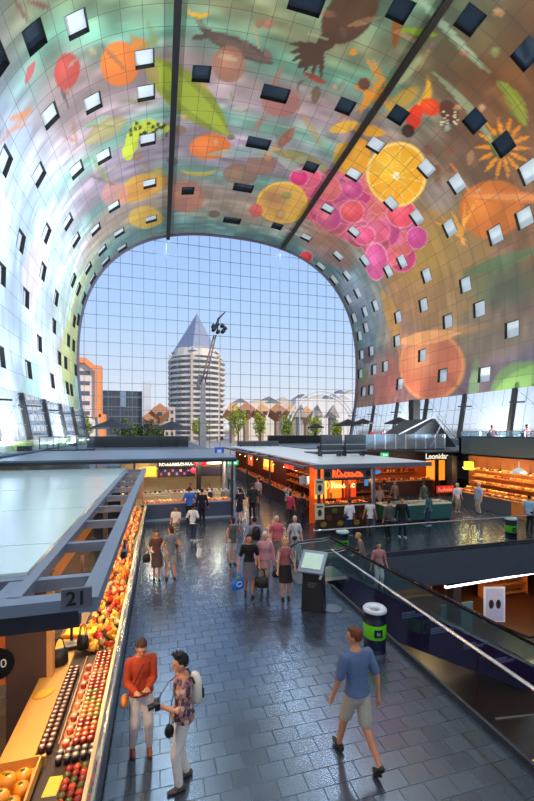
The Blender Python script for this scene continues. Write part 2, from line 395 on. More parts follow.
# yellow-green wings at the left, ochre band
for q in [(140,130,10,9,20),(150,126,8,7,0),(132,142,6,11,-10),(162,128,9,5,0),(128,152,6,9,0)]:
    oval(*q, (.74,.78,.22), None, .95, .05)
for q in range(22): oval(145+random.uniform(-15, 22), 130+random.uniform(-7, 9), 1.8, 2.2, 0, (.16,.18,.12), None, .9)
leaf(105, 130, 26, 10, -30, (.66,.58,.36), (.70,.66,.44), .7); leaf(140, 188, 30, 13, -22, (.84,.60,.22), (.74,.48,.24), .85)
leaf(146, 218, 20, 12, 0, (.86,.66,.22), None, .8); oval(115, 195, 14, 13, 0, (.78,.52,.48), None, .75, .1); oval(158, 180, 10, 14, 0, (.84,.62,.22), None, .6, .3)
leaf(95, 122, 20, 3, -25, (.58,.70,.58), None, .7); leaf(170, 22, 60, 6, 2, (.52,.66,.54), None, .5)
leaf(35, 270, 12, 50, 12, (.90,.76,.84), None, .6); leaf(62, 300, 8, 40, 10, (.72,.84,.76), None, .5); leaf(70, 352, 10, 40, 4, (.78,.78,.42), None, .7)
leaf(44, 410, 26, 18, 0, (.66,.80,.62), None, .5); leaf(14, 160, 10, 40, 20, (.66,.74,.90), None, .5); leaf(30, 390, 10, 30, 5, (.62,.80,.72), None, .5)
rq = random.Random(11)
for q in range(70):
    x = rq.uniform(60, 500); y = rq.uniform(8, 215); c = rq.choice([(.58,.40,.30), (.74,.54,.34), (.50,.54,.30), (.42,.34,.32), (.80,.60,.42), (.62,.68,.60), (.70,.40,.34)])
    if hall_hit(x, y) is None or (abs(x - 396) < 40 and abs(y - 176) < 40) or (290 < x < 430 and 170 < y): continue
    if rq.random() < .45: oval(x, y, rq.uniform(2, 7), rq.uniform(2, 6), rq.uniform(0, 90), c, tuple(min(1, v + .08) for v in c), .7, .12)
    else: leaf(x, y, rq.uniform(7, 20), rq.uniform(1.2, 4), rq.uniform(-80, 80), c, None, rq.uniform(.4, .7))
colr = np.clip(colr, 0, 1)
# --- window openings
wins = [(30,35),(72,21),(143,56),(143,93),(90,104),(53,113),(145,142),(102,159),(74,170),(42,174),(4,166),(200,74),(2,62),(187,189),(399,16),(469,27),
 (524,62),(347,105),(402,114),(473,117),(506,140),(379,145),(312,166),(356,174),(425,165),(456,181),(530,171),(67,226),(74,241),(47,237),(19,244),(3,275),(43,276),
 (26,297),(56,294),(73,283),(78,292),(87,271),(92,280),(86,305),(74,319),(78,323),(55,326),(94,232),(101,253),(105,264),(118,235),(121,251),(112,206),(148,186),(149,221),
 (40,345),(68,340),(74,346),(1,360),(60,361),(66,365),(76,368),(28,370),(53,384),(68,390),(72,392),(277,227),(389,203),(329,210),(355,234),(307,237),(415,215),
 (447,229),(495,232),(527,214),(335,255),(364,259),(321,268),(345,274),(335,282),(357,291),(347,298),(375,303),(364,310),(348,319),(388,269),(402,259),(398,315),
 (365,328),(427,273),(465,285),(425,304),(482,309),(449,321),(513,332),(360,336),(366,331),(361,354),(372,350),(397,340),(422,357),(386,367),(374,371),(400,386),
 (358,374),(364,393),(371,391),(442,378),(487,370)]
wide = [(307,5),(277,93),(257,143),(242,188),(231,221)]
hole = np.zeros((NS, NYF), bool); W = []
for lst, wd in ((wide, 16), (wins, 10)):
    for (x, y) in lst:
        h = hall_hit(x, y)
        if not h: continue
        i = int(round((h[1] - SA) / CELL - wd / 2)); j = int(round((Y1 - h[0]) / CELL - 5))
        i = int(5 * round(i / 5)); j = int(5 * round(j / 5)); j = max(j, 2)
        if i < 1 or i + wd > NS - 1 or j + 10 > NYF: continue
        if hole[max(0, i-1):i+wd+1, max(0, j-1):j+11].any():
            j += 10 if j < 25 else -10
            if j < 2 or hole[max(0, i-1):i+wd+1, max(0, j-1):j+11].any(): continue
        hole[i:i+wd, j:j+10] = True; W.append((i, j, wd))
def hall_mesh(name, Sg, Yg, C=None, skip=None):
    ns, ny = len(Sg), len(Yg); X, Z = prof(Sg)
    V = np.zeros((ns, ny, 3)); V[..., 0] = X[:, None]; V[..., 2] = Z[:, None]; V[..., 1] = Yg[None, :]
    idx = np.arange(ns * ny).reshape(ns, ny)
    Q = np.stack([idx[:-1, :-1], idx[1:, :-1], idx[1:, 1:], idx[:-1, 1:]], -1)
    Q = Q[~skip] if skip is not None else Q.reshape(-1, 4)
    me = bpy.data.meshes.new(name); me.vertices.add(ns * ny); me.vertices.foreach_set('co', V.ravel())
    me.loops.add(Q.size); me.polygons.add(len(Q)); me.loops.foreach_set('vertex_index', Q.ravel().astype(np.int32))
    me.polygons.foreach_set('loop_start', np.arange(0, Q.size, 4, dtype=np.int32))
    me.polygons.foreach_set('use_smooth', np.ones(len(Q), bool))
    me.update(calc_edges=True)
    sy = me.attributes.new('panel_pos', 'FLOAT_VECTOR', 'POINT')
    A = np.zeros((ns, ny, 3)); A[..., 0] = (Sg[:, None] - SA) / PAN; A[..., 1] = (Y1 - Yg[None, :]) / PAN; sy.data.foreach_set('vector', A.ravel())
    ca = me.color_attributes.new('print', 'FLOAT_COLOR', 'POINT')
    R = np.ones((ns, ny, 4)); 
    if C is None: R[..., :3] = (.30, .27, .25)
    else: R[..., :3] = np.where(C <= .04045, C / 12.92, ((C + .055) / 1.055) ** 2.4)
    ca.data.foreach_set('color', R.ravel().astype(np.float32))
    o = bpy.data.objects.new(name, me); col.objects.link(o); return o
def panel_mat():
    m = bpy.data.materials.new('printed_panels'); m.use_nodes = True; nt = m.node_tree; L = nt.links; b = nt.nodes['Principled BSDF']
    ca = nt.nodes.new('ShaderNodeVertexColor'); ca.layer_name = 'print'
    at = nt.nodes.new('ShaderNodeAttribute'); at.attribute_name = 'panel_pos'
    sp = nt.nodes.new('ShaderNodeSeparateXYZ'); L.new(at.outputs['Vector'], sp.inputs[0])
    def seam(sock):
        fr = nt.nodes.new('ShaderNodeMath'); fr.operation = 'FRACT'; L.new(sock, fr.inputs[0])
        s1 = nt.nodes.new('ShaderNodeMath'); s1.operation = 'LESS_THAN'; s1.inputs[1].default_value = .021; L.new(fr.outputs[0], s1.inputs[0]); return s1
    a, c = seam(sp.outputs['X']), seam(sp.outputs['Y'])
    mx = nt.nodes.new('ShaderNodeMath'); mx.operation = 'MAXIMUM'; L.new(a.outputs[0], mx.inputs[0]); L.new(c.outputs[0], mx.inputs[1])
    # per panel tone
    fl = nt.nodes.new('ShaderNodeVectorMath'); fl.operation = 'FLOOR'; L.new(at.outputs['Vector'], fl.inputs[0])
    wn = nt.nodes.new('ShaderNodeTexWhiteNoise'); L.new(fl.outputs[0], wn.inputs['Vector'])
    mr = nt.nodes.new('ShaderNodeMapRange'); mr.inputs['To Min'].default_value = .88; mr.inputs['To Max'].default_value = 1.12; L.new(wn.outputs['Value'], mr.inputs[0])
    sc = nt.nodes.new('ShaderNodeVectorMath'); sc.operation = 'SCALE'; L.new(ca.outputs[0], sc.inputs[0]); L.new(mr.outputs[0], sc.inputs['Scale'])
    mm = nt.nodes.new('ShaderNodeMix'); mm.data_type = 'RGBA'; L.new(mx.outputs[0], mm.inputs[0]); L.new(sc.outputs[0], mm.inputs[6])
    mm.inputs[7].default_value = (.06, .055, .06, 1); L.new(mm.outputs[2], b.inputs['Base Color'])
    b.inputs['Roughness'].default_value = .33; b.inputs['Specular IOR Level'].default_value = .5
    return m
PM = panel_mat()
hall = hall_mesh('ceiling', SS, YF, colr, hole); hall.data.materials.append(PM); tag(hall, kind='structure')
back = hall_mesh('ceiling', SS[::10], np.linspace(YF[-1], Y0, 40)); back.data.materials.append(PM); tag(back, kind='structure')
REV = M((.05, .05, .055), .6); PANE = M((.24, .30, .36), .06, .6, scale=.5, var=.25); PANEW = M((.86, .90, .93), .12, 0, scale=.7, var=.2)  # pale panes have a bright reflection put into their colour, the others stay dark
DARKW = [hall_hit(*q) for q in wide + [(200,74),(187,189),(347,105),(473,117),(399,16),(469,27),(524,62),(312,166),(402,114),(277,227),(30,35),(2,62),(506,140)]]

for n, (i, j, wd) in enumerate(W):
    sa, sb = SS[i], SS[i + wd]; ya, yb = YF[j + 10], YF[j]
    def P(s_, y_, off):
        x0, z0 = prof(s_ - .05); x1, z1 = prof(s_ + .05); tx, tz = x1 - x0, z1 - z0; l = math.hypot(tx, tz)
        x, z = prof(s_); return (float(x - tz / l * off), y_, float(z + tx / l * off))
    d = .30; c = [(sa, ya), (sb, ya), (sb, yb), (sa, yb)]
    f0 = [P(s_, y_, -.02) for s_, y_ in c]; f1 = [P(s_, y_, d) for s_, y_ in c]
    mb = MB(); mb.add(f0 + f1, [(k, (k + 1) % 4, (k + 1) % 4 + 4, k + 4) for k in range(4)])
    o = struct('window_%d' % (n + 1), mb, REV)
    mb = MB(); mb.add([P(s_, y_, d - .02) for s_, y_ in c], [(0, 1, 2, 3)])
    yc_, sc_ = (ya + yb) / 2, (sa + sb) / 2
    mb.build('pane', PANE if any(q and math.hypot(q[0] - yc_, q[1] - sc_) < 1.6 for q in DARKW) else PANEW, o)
# low slanting glazing and the walls below it
def strip(name, sa, sb, ya, yb, m, off=0, kind=True):
    X, Z = prof(np.array([sa, sb])); mb = MB()
    mb.add([(X[0], ya, Z[0]), (X[1], ya, Z[1]), (X[1], yb, Z[1]), (X[0], yb, Z[0])], [(0, 1, 2, 3)])
    return struct(name, mb, m)
GL = glass_mat((.72, .85, 1), .04, .03, .10, 'window_glass', (.75, .85, .95))
bays = [56 - 5.8 * k for k in range(18)]
wn_ = 200
for side in (-1, 1):
    za, zb = (4.0, 7.5) if side < 0 else (3.9, 8.4)
    for k in range(17):
        a, b = bays[k + 1], bays[k]
        s1, s2 = s_at(za, side), s_at(zb, side)
        wn_ += 1; o = strip('window_%d' % wn_, s1, s2, a + .3, b - .3, GL)
        x1, z1 = map(float, prof(s1)); x2, z2 = map(float, prof(s2))
        mb = MB(); mb.beam((x1 - side*.05, b, z1), (x2 - side*.05, b, z2), .34, .34, up=(1, 0, 0)); mb.build('mullion', BLACK, o)
        if a > 10:
            mb = MB()
            for q in range(1, 5): yq = a + (b - a) * q / 5; mb.beam((x1, yq, z1), (x2, yq + .0, z2), .05)
            for q in (.33, .66): mb.beam((x1 + (x2-x1)*q, a, z1 + (z2-z1)*q), (x1 + (x2-x1)*q, b, z1 + (z2-z1)*q), .05)
            mb.beam((x1, a, z1), (x2, b, z2), .035)
            mb.build('glazing_bars', M((.46, .54, .62), .5), o)
        if a > 16:
            mb = MB(); xm = x1 + (x2 - x1) * .72; zm = z1 + (z2 - z1) * .72
            mb.beam((xm, b - 1, zm), (xm - side * 1.5, b - 1, zm - .05), .16, .12)
            t = thing('wall_lamp', 'dark arm lamp on the %s sloping window band, %s bay from the glass front' % ('left' if side < 0 else 'right', ['nearest', 'second', 'third', 'fourth', 'fifth', 'sixth', 'seventh', 'eighth'][k]), 'lamp')
            mb.build('arm', BLACK, t)
for side, nm in ((-1, 'wall_left'), (1, 'wall_right')):
    s1, s2 = s_at(4.0, side), s_at(2.0, side); X, Z = prof(np.array([s1, s2]))
    mb = MB(); x = float(X[0]); x2 = float(X[1])
    mb.hexa([(x2, Y0, -.1), (x2 - side*-.4, Y0, -.1), (x2 - side*-.4, Y1, -.1), (x2, Y1, -.1), (x, Y0, 3.95), (x - side*-.4, Y0, 3.95), (x - side*-.4, Y1, 3.95), (x, Y1, 3.95)])
    struct(nm, mb, M((.78, .84, .80), .4, scale=.4, var=.15) if side < 0 else M((.3, .34, .38), .5))
# green and coral low panels along the left wall
for k, (ya, yb, c_) in enumerate([(29, 33, (.62, .76, .42)), (42, 46, (.62, .80, .50)), (46.5, 49, (.86, .62, .50)), (49.2, 54, (.60, .82, .44))]):
    mb = MB(); mb.box(-9.34, -9.16, ya, yb, 3.41 if k == 0 else 3.22, 3.95); struct('trim_%d' % (k + 1), mb, M(c_, .5, var=.3, scale=1.2))
# two dark lighting tracks on the ceiling
for k, (x, z) in enumerate([(1.07, 31.25), (17.55, 31.9)]):
    t = thing('lighting_track', ['dark lighting track along the vault above the aisle, the left of the two', 'dark lighting track along the vault above the grape pattern, the right of the two'][k], 'lighting track', (x, 0, z))
    mb = MB(); mb.box(-.24, .24, Y0, Y1 - .5, -.15, .15); mb.build('track_rail', BLACK, t)
    for q in range(12, 56, 4): mb = MB(); mb.box(-.05, .05, q, q + .1, .15, .5); mb.build('hanger', BLACK, t)
    for q in range(-36, 56, 9): lamp('AREA', (0, q, -.17), 560, (.80, .90, 1), .5, sy=3, name='track_light', parent=t)
# ------------------------------------------------------------------ glass front with its cable grid
def facade(n, Y):
    k = np.arange(0, len(PF), 4); mb = MB()
    pts = [(float(PF[i, 0]), Y, float(PF[i, 1])) for i in k]; pts = [(pts[0][0], Y, -.0)] + pts + [(pts[-1][0], Y, -.0)]
    mb.add(pts, [tuple(range(len(pts)))])
    o = struct('window_%d' % n, mb, glass_mat((.97, .98, 1), .0, .0, 0, 'front_glass', k=.08))
    mb = MB()
    def zt(x):
        u = min(1, abs(x - XC) / HW); return ZC + HB * (1 - u ** NE) ** (1 / NE)
    x = XC - 19.5
    while x < XC + HW - .3:
        mb.beam((x, Y - .05, 0), (x, Y - .05, zt(x)), .055); x += 1.5
    z = 2.2
    while z < 32.8:
        if z < ZC: w_ = HW - .0109 * (14 - z) ** 2
        else: w_ = HW * (1 - ((z - ZC) / HB) ** NE) ** (1 / NE)
        mb.beam((XC - w_, Y - .05, z), (XC + w_, Y - .05, z), .055); z += 1.8
    mb.build('cable_grid', M((.36, .42, .50), .5), o)
    mb = MB(); mb.tube([(float(PF[i, 0]), Y, float(PF[i, 1])) for i in k], .28, 6); mb.build('window_frame', M((.35, .33, .40), .5), o)
facade(301, Y1); facade(302, Y0)
# ------------------------------------------------------------------ lights of the hall (floodlights on the upper decks aimed at the vault), added left wall spots
def flood(x, y, z, p, c, side):
    t = thing('floodlight', 'grey floodlight box aimed up at the vault from the %s deck' % side, 'floodlight', (x, y, z - .35), 0, 'floodlights on the %s deck' % side)
    mb = MB(); mb.box(-.35, .35, -.3, .3, 0, .3); mb.build('housing', DARK, t)
    lamp('AREA', (0, 0, .33), p, c, 1.2, (PI, 0, 0), name='flood_light', parent=t)
for y in (-30, -14, 2, 15, 28, 42): flood(-8.3, y, 3.75 if y < 31 else 3.55, 2300 if y < 20 else 2900, (.86, .94, 1), 'left')
for y in (-30, -14, 2, 15, 28, 42): flood(27, y, 4.05 if y < 20 else (3.65 if y < 31 else 3.55), 1700 if y < 20 else 2100, (1, .93, .84), 'right')
for (p, a, e_) in (((27.5, 12, 4.9), (-10, 40, 9), 52000), ((27.5, 30, 4.9), (-10, 46, 16), 34000), ((27.5, 4, 4.9), (-9, 26, 18), 22000)):
    d = Vector(a) - Vector(p); o = lamp('SPOT', p, e_, (.72, .86, 1), .3, spot=math.radians(58), name='added_wall_spot'); o.rotation_euler = d.to_track_quat('-Z', 'Y').to_euler()  # added cool spots without fixtures, only to brighten the left wall
# ------------------------------------------------------------------ tiled floor with the stair void, and street outside
def floor_mat():
    m = bpy.data.materials.new('dark_stone_tiles'); m.use_nodes = True; nt = m.node_tree; L = nt.links; b = nt.nodes['Principled BSDF']
    tc = nt.nodes.new('ShaderNodeTexCoord'); bk = nt.nodes.new('ShaderNodeTexBrick'); L.new(tc.outputs['Object'], bk.inputs[0])
    bk.inputs['Scale'].default_value = 1; bk.inputs['Brick Width'].default_value = .37; bk.inputs['Row Height'].default_value = .275; bk.inputs['Mortar Size'].default_value = .008
    bk.inputs['Color1'].default_value = (.022, .027, .042, 1); bk.inputs['Color2'].default_value = (.040, .048, .070, 1); bk.inputs['Mortar'].default_value = (.008, .008, .010, 1)
    bk.inputs['Mortar Smooth'].default_value = .2
    nz = nt.nodes.new('ShaderNodeTexNoise'); nz.inputs['Scale'].default_value = 1.3; nz.inputs['Detail'].default_value = 5; L.new(tc.outputs['Object'], nz.inputs[0])
    mr = nt.nodes.new('ShaderNodeMapRange'); mr.inputs['To Min'].default_value = .15; mr.inputs['To Max'].default_value = .27; L.new(nz.outputs['Fac'], mr.inputs[0])
    mo = nt.nodes.new('ShaderNodeMath'); mo.operation = 'MULTIPLY_ADD'; mo.inputs[1].default_value = .2; L.new(bk.outputs['Fac'], mo.inputs[0]); L.new(mr.outputs[0], mo.inputs[2])
    sep = nt.nodes.new('ShaderNodeSeparateColor'); L.new(bk.outputs['Color'], sep.inputs[0]); m3 = nt.nodes.new('ShaderNodeMath'); m3.operation = 'MULTIPLY_ADD'; m3.inputs[1].default_value = 1.2; L.new(sep.outputs[0], m3.inputs[0]); L.new(mo.outputs[0], m3.inputs[2])
    L.new(bk.outputs['Color'], b.inputs['Base Color']); L.new(m3.outputs[0], b.inputs['Roughness'])
    sv = nt.nodes.new('ShaderNodeMapRange'); sv.inputs['To Min'].default_value = 1.0; sv.inputs['To Max'].default_value = .60; L.new(bk.outputs['Fac'], sv.inputs[0])
    tn = nt.nodes.new('ShaderNodeVectorMath'); tn.operation = 'SCALE'; tn.inputs[0].default_value = (.56, .78, 1); L.new(sv.outputs[0], tn.inputs['Scale']); L.new(tn.outputs[0], b.inputs['Specular Tint'])
    bp = nt.nodes.new('ShaderNodeBump'); bp.inputs['Strength'].default_value = .02; bp.inputs['Distance'].default_value = .01; L.new(bk.outputs['Fac'], bp.inputs['Height']); bp.invert = True
    L.new(bp.outputs['Normal'], b.inputs['Normal']); b.inputs['Specular IOR Level'].default_value = 1.0; b.inputs['IOR'].default_value = 2.5; b.inputs['Specular IOR Level'].default_value = .62
    return m
FM = floor_mat(); VX0, VX1, VY0, VY1 = 4.95, 21.0, -2.0, 12.75
for k, q in enumerate([(-11, VX0, Y0, Y1), (VX0, 30.2, VY1, Y1), (VX1, 30.2, Y0, VY1), (VX0, VX1, Y0, VY0)]):
    mb = MB(); mb.box(q[0], q[1], q[2], q[3], -.04, 0); struct('floor', mb, FM)
FAS = M((.32, .36, .42), .45, scale=1)
for q in [(VX0 - .0, VX1, VY1, VY1 + .25), (VX0 - .25, VX0, VY0, VY1 + .25), (VX1, VX1 + .2, VY0, VY1 + .25)]:
    mb = MB(); mb.box(q[0], q[1], q[2], q[3], -1.3, -.04); struct('trim', mb, FAS)
mb = MB(); mb.box(-200, 300, Y1 + .4, 700, -.1, -.02); mb.box(-200, -11.5, -100, Y1 + .4, -.1, -.02); mb.box(31, 300, -100, Y1 + .4, -.1, -.02)
struct('ground', mb, M((.62, .60, .57), .8, scale=.05, var=.2))
# basement
BZ = -4.6
mb = MB(); mb.box(2, 26, -3, 30, BZ - .1, BZ); struct('floor_lower', mb, M((.24, .13, .08), .35, scale=1.5, var=.3))
mb = MB(); mb.box(4.7, 26, VY1 + .25, 30, -1.35, -1.3); struct('ceiling_lower', mb, DARK)
for nm, q in (('wall_lower_left', (4.7, 4.9, -3, 30)), ('wall_lower_back', (4.7, 26, 22, 22.2)), ('wall_lower_right', (25.8, 26, -3, 30)), ('wall_lower_front', (4.7, 26, -3.2, -3))):
    mb = MB(); mb.box(*q, BZ, -1.3 if nm == 'wall_lower_back' else -.05); struct(nm, mb, M((.20, .15, .13), .6))
ORG = M((.80, .46, .18), .6, var=.3, scale=2)
def wall_shelf(x, y, w_, label):
    t = thing('shop_shelf', label, 'shelf', (x, y, BZ))
    mb = MB(); mb.box(0, .05, 0, .5, 0, 2.1); mb.build('side_panel', ORG, t); mb = MB(); mb.box(w_ - .05, w_, 0, .5, 0, 2.1); mb.build('side_panel', ORG, t)
    mb = MB(); mb.box(0, w_, .45, .5, 0, 2.1); mb.build('back_panel', ORG, t)
    for z in (.1, .6, 1.1, 1.6, 2.05): mb = MB(); mb.box(.05, w_ - .05, 0, .45, z, z + .04); mb.build('shelf_board', M((.55, .34, .18), .6), t)
    return t
wall_shelf(9.2, 18.5, 2.2, 'tall orange lit shelf unit on the lower level, left one behind the fascia')
wall_shelf(12.0, 18.5, 2.6, 'tall orange lit shelf unit on the lower level, beside the poster stand')
wall_shelf(17.2, 17.5, 3.0, 'tall orange lit shelf unit on the lower level, rightmost')
def ledtube(a, b, m, label, p, c):
    t = thing('tube_lamp', label, 'lamp', a); d = Vector(b) - Vector(a)
    mb = MB(); mb.beam((0, 0, 0), d, .09); mb.build('tube', m, t); mb = MB(); mb.beam((0, .0, .1), d + Vector((0, 0, .1)), .16, .08); mb.build('housing', DARK, t)
    lamp('AREA', tuple(d * .5 + Vector((0, 0, -.12))), p, c, d.length, (0, 0, math.atan2(d.y, d.x)), sy=.1, name='tube_light', parent=t)
ledtube((11.0, 13.15, -1.6), (16.4, 13.5, -1.6), M((.9, .88, 1), emit=5), 'long cool white tube lamp under the floor slab', 60, (.85, .85, 1))
ledtube((10.0, 13.35, -1.52), (17.4, 13.8, -1.52), M((1, .6, .2), emit=3), 'long amber strip lamp behind the white tube lamp', 60, WARM)
for q in [(8, 17), (13, 17), (18, 16), (12, 5), (22, 15)]:
    lamp('AREA', (q[0], q[1], -1.45 if q[1] > 13 else -1.6), 120 if q == (13, 17) or q == (18, 16) or q == (8, 17) else 5, WARM, 1.2, name='basement_light')
t = thing('poster_stand', 'white framed poster stand showing a pair of dark shapes, lower level', 'poster', (15.2, 14.9, BZ), -.25)
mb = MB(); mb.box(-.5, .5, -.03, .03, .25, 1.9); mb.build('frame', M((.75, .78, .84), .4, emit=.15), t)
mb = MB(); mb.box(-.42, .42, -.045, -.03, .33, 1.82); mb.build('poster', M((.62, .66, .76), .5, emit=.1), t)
for s_ in (-.17, .17): mb = MB(); mb.ell((s_, -.05, 1.1), (.12, .012, .22)); mb.build('print', DARK, t)
mb = MB(); mb.box(-.4, .4, -.25, .25, 0, .04); mb.box(-.03, .03, -.03, .03, 0, .3); mb.build('foot', DARK, t)
mb = MB(); mb.box(12.0, 13.7, 14.6, 14.7, BZ, BZ + 1.5); tag(mb.build('information_board', M((.30, .42, .44), .4)), 'teal grey freestanding board left of the lower poster stand', 'board')
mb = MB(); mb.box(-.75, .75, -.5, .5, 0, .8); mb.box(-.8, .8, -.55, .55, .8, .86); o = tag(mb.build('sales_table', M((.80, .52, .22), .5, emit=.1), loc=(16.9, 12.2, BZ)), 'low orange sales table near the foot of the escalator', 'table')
mb = MB(); mb.box(-.9, .9, -.02, .02, -.6, .6); o = tag(mb.build('advertising_board', M((.95, .72, .30), .5, emit=.8), loc=(8.6, 6.7, -3.2)), 'glowing yellow board deep in the void at the lower right', 'sign')
# lower stair rails seen in the void
for k, (a, b, lb) in enumerate([((8.56, 8.36, -3), (11.15, 8.0, -3), 'thin pale rail crossing the dark void, the level one'), ((8.75, 7.2, -3), (11.15, 8.0, -3), 'thin pale rail crossing the dark void, the slanting one')]):
    mb = MB(); mb.tube([a, b], .03); tag(mb.build('hand_rail', M((.5, .48, .46), .4, .5)), lb, 'rail')
for k, x in enumerate((6.5, 12.5, 19.5)):
    mb = MB(); mb.box(x - .2, x + .2, 14.2, 14.6, BZ, -1.35); struct('column', mb, DARK)
# ------------------------------------------------------------------ glass balustrades of the void
BG = glass_mat((.80, .90, .90), .012, .02, 0, 'balustrade_glass', k=.07)
def balustrade(label, a, b, n, h=1.12, base=.0, m=BG, posts=False, railm=None, postm=None):
    a = Vector(a); b = Vector(b); t = thing('glass_balustrade', label, 'balustrade', a); d = b - a; u = d.normalized()
    mb = MB(); mb.tube([Vector((0, 0, h)), d + Vector((0, 0, h))], .028, 8); mb.build('top_rail', railm or M((.80, .82, .86), .25, .8, emit=0), t)
    mb = MB(); mb.beam((0, 0, .05), d + Vector((0, 0, .05)), .06, .10); mb.build('base_rail', GREYD, t)
    for k in range(n):
        p = d * (k / n) + u * .02; q = d * ((k + 1) / n) - u * .02
        mb = MB(); mb.beam(p + Vector((0, 0, (h + .1) / 2)), q + Vector((0, 0, (h + .1) / 2)), .015, h - .14); mb.build('glass_panel', m, t)
    if posts:
        for k in range(n + 1):
            p = d * (k / n); mb = MB(); mb.box(p.x - .025, p.x + .025, p.y - .025, p.y + .025, 0, h); mb.build('post', postm or STEEL, t)
    return t
balustrade('long glass balustrade with steel rail beside the aisle above the void', (VX0 - .06, 1.0, 0), (VX0 - .06, 10.6, 0), 7)
balustrade('glass balustrade with steel rail on the far side of the void', (VX0 + .3, VY1 + .12, 0), (15.2, VY1 + .12, 0), 7, 1.1)
# ------------------------------------------------------------------ escalator going down to the right
esc = thing('escalator', 'escalator going down to the right from the aisle, with glass sides and black handrails', 'escalator', (4.3, 11.7, 0))
RUN = 8.4; DR = 4.6; x0e = 1.4
def esc_z(x):
    return 0 if x < x0e else (-DR if x > x0e + RUN else -DR * (x - x0e) / RUN)
for s_ in (-.62, .62):
    pts = []
    for k in range(0, 11):
        a = PI / 2 + PI * k / 10; pts.append((.25 + .42 * math.cos(a), s_, .50 + .42 * math.sin(a)))
    pts = pts[::-1]; k0 = len(pts)
    for x in [.6, 1.0, 1.3, 1.6] + [1.6 + i * .8 for i in range(1, 10)] + [10.0, 10.6]:
        pts.append((x, s_, esc_z(x) + .94 + (.06 if abs(x - 1.3) < .2 else 0)))
    for k in range(0, 11):
        a = PI / 2 - PI * k / 10; pts.append((10.9 + .42 * math.cos(a), s_, -DR + .50 + .42 * math.sin(a)))
    mb = MB(); mb.tube(pts, .04, 8); tag(mb.build('handrail', M((.10, .10, .12), .25, spec=.9), esc, smooth=True), 'black rubber handrail')
    mb = MB(); mb.tube([Vector(p) + Vector((0, -.0, -.055)) for p in pts[9:-9]], .018, 6); mb.build('rail_trim', STEEL, esc)
    mb = MB()
    xs = [.0, x0e] + [x0e + RUN * i / 6 for i in range(1, 7)] + [11.2]
    for a, b in zip(xs, xs[1:]):
        mb.hexa([(a, s_-.006, esc_z(a)+.12), (b, s_-.006, esc_z(b)+.12), (b, s_+.006, esc_z(b)+.12), (a, s_+.006, esc_z(a)+.12), (a, s_-.006, esc_z(a)+.88), (b, s_-.006, esc_z(b)+.88), (b, s_+.006, esc_z(b)+.88), (a, s_+.006, esc_z(a)+.88)])
    mb.build('side_glass', glass_mat((.72, .86, .88), .02, .02, .03, 'escalator_glass', k=.2), esc)
    mb = MB(); w0, w1 = (s_ - .12, s_ + .03) if s_ < 0 else (s_ - .03, s_ + .12)
    mb.hexa([(.65, w0, -.9), (x0e + RUN, w0, -DR - .0), (x0e + RUN, w1, -DR), (.65, w1, -.9), (.65, w0, .12), (x0e + .0, w0, .12), (x0e, w1, .12), (.65, w1, .12)])
    mb = MB(); mb.hexa([(.66, w0, -1.0), (x0e + RUN - 1.6, w0, -DR), (x0e + RUN - 1.6, w1, -DR), (.66, w1, -1.0), (x0e, w0, .12), (x0e + RUN, w0, -DR + .12), (x0e + RUN, w1, -DR + .12), (x0e, w1, .12)])
    cl = mb.build('side_cladding', M((.16, .13, .30), .4, scale=.8, var=.4), esc)
    if s_ < 0:
        for (x, z) in ((3.2, -1.35), (4.3, -2.0), (5.6, -2.7), (6.9, -3.4)):
            mb = MB(); mb.box(x, x + .5, w0 - .012, w0, z + .06, z + .13); mb.box(x, x + .9, w0 - .012, w0, z, z + .03); mb.box(x, x + .8, w0 - .012, w0, z - .06, z - .03)
            mb.build('print', M((.42, .46, .60), .5), cl)
mb = MB(); mb.box(-.3, x0e, -.6, .6, 0, .012); mb.build('landing_plate', M((.55, .58, .62), .3, .7), esc)
st = MB(); st.box(0, .4, -.58, .58, -.3, 0)
for k in range(21):
    x = x0e + k * .4; s2 = MB(); z = esc_z(x + .2); s2.box(x, x + .39, -.58, .58, z - .25, z); s2.build('step', M((.22, .23, .25), .5, .3), esc)
mb = MB(); mb.box(x0e + RUN, 11.4, -.6, .6, -DR, -DR + .015); mb.build('landing_plate', M((.55, .58, .62), .3, .7), esc)
# ------------------------------------------------------------------ information pillar
t = thing('information_pillar', 'dark information pillar with a tilted lit screen at the escalator', 'information pillar', (3.85, 9.45, 0), math.radians(-38))
mb = MB(); mb.hexa([(-.30, -.16, 0), (.30, -.16, 0), (.30, .16, 0), (-.30, .16, 0), (-.26, -.13, 1.08), (.26, -.13, 1.08), (.26, .13, 1.08), (-.26, .13, 1.08)]); mb.build('body', M((.13, .13, .15), .35), t, bevel=.02)
mb = MB(); mb.hexa([(-.33, -.34, 1.02), (.33, -.34, 1.02), (.33, .22, 1.42), (-.33, .22, 1.42), (-.33, -.38, 1.07), (.33, -.38, 1.07), (.33, .18, 1.47), (-.33, .18, 1.47)]); hd = mb.build('screen_housing', M((.48, .54, .60), .35, .4), t, bevel=.01)
mb = MB(); mb.hexa([(-.25, -.285, 1.137), (.25, -.285, 1.137), (.25, .10, 1.412), (-.25, .10, 1.412), (-.25, -.30, 1.150), (.25, -.30, 1.150), (.25, .085, 1.425), (-.25, .085, 1.425)]); mb.build('screen', M((.70, .80, .74), .3, emit=.3, var=.25, scale=7), hd)
mb = MB(); mb.cap((.25, -.30, .93), (.3, -.26, 1.05), .035); mb.build('handset', M((.75, .76, .78), .4), t)
mb = MB(); mb.lathe([(0, 0), (.24, 0), (.24, .02), (0, .02)], (.45, .2, 0)); mb.build('foot_plate', M((.5, .55, .62), .3, .6), t)
for k in range(3): mb = MB(); mb.box(-.12, .06 + .03*k, -.165, -.155, .62 + .05*k, .64 + .05*k); mb.build('print', M((.4, .42, .46), .5), t)
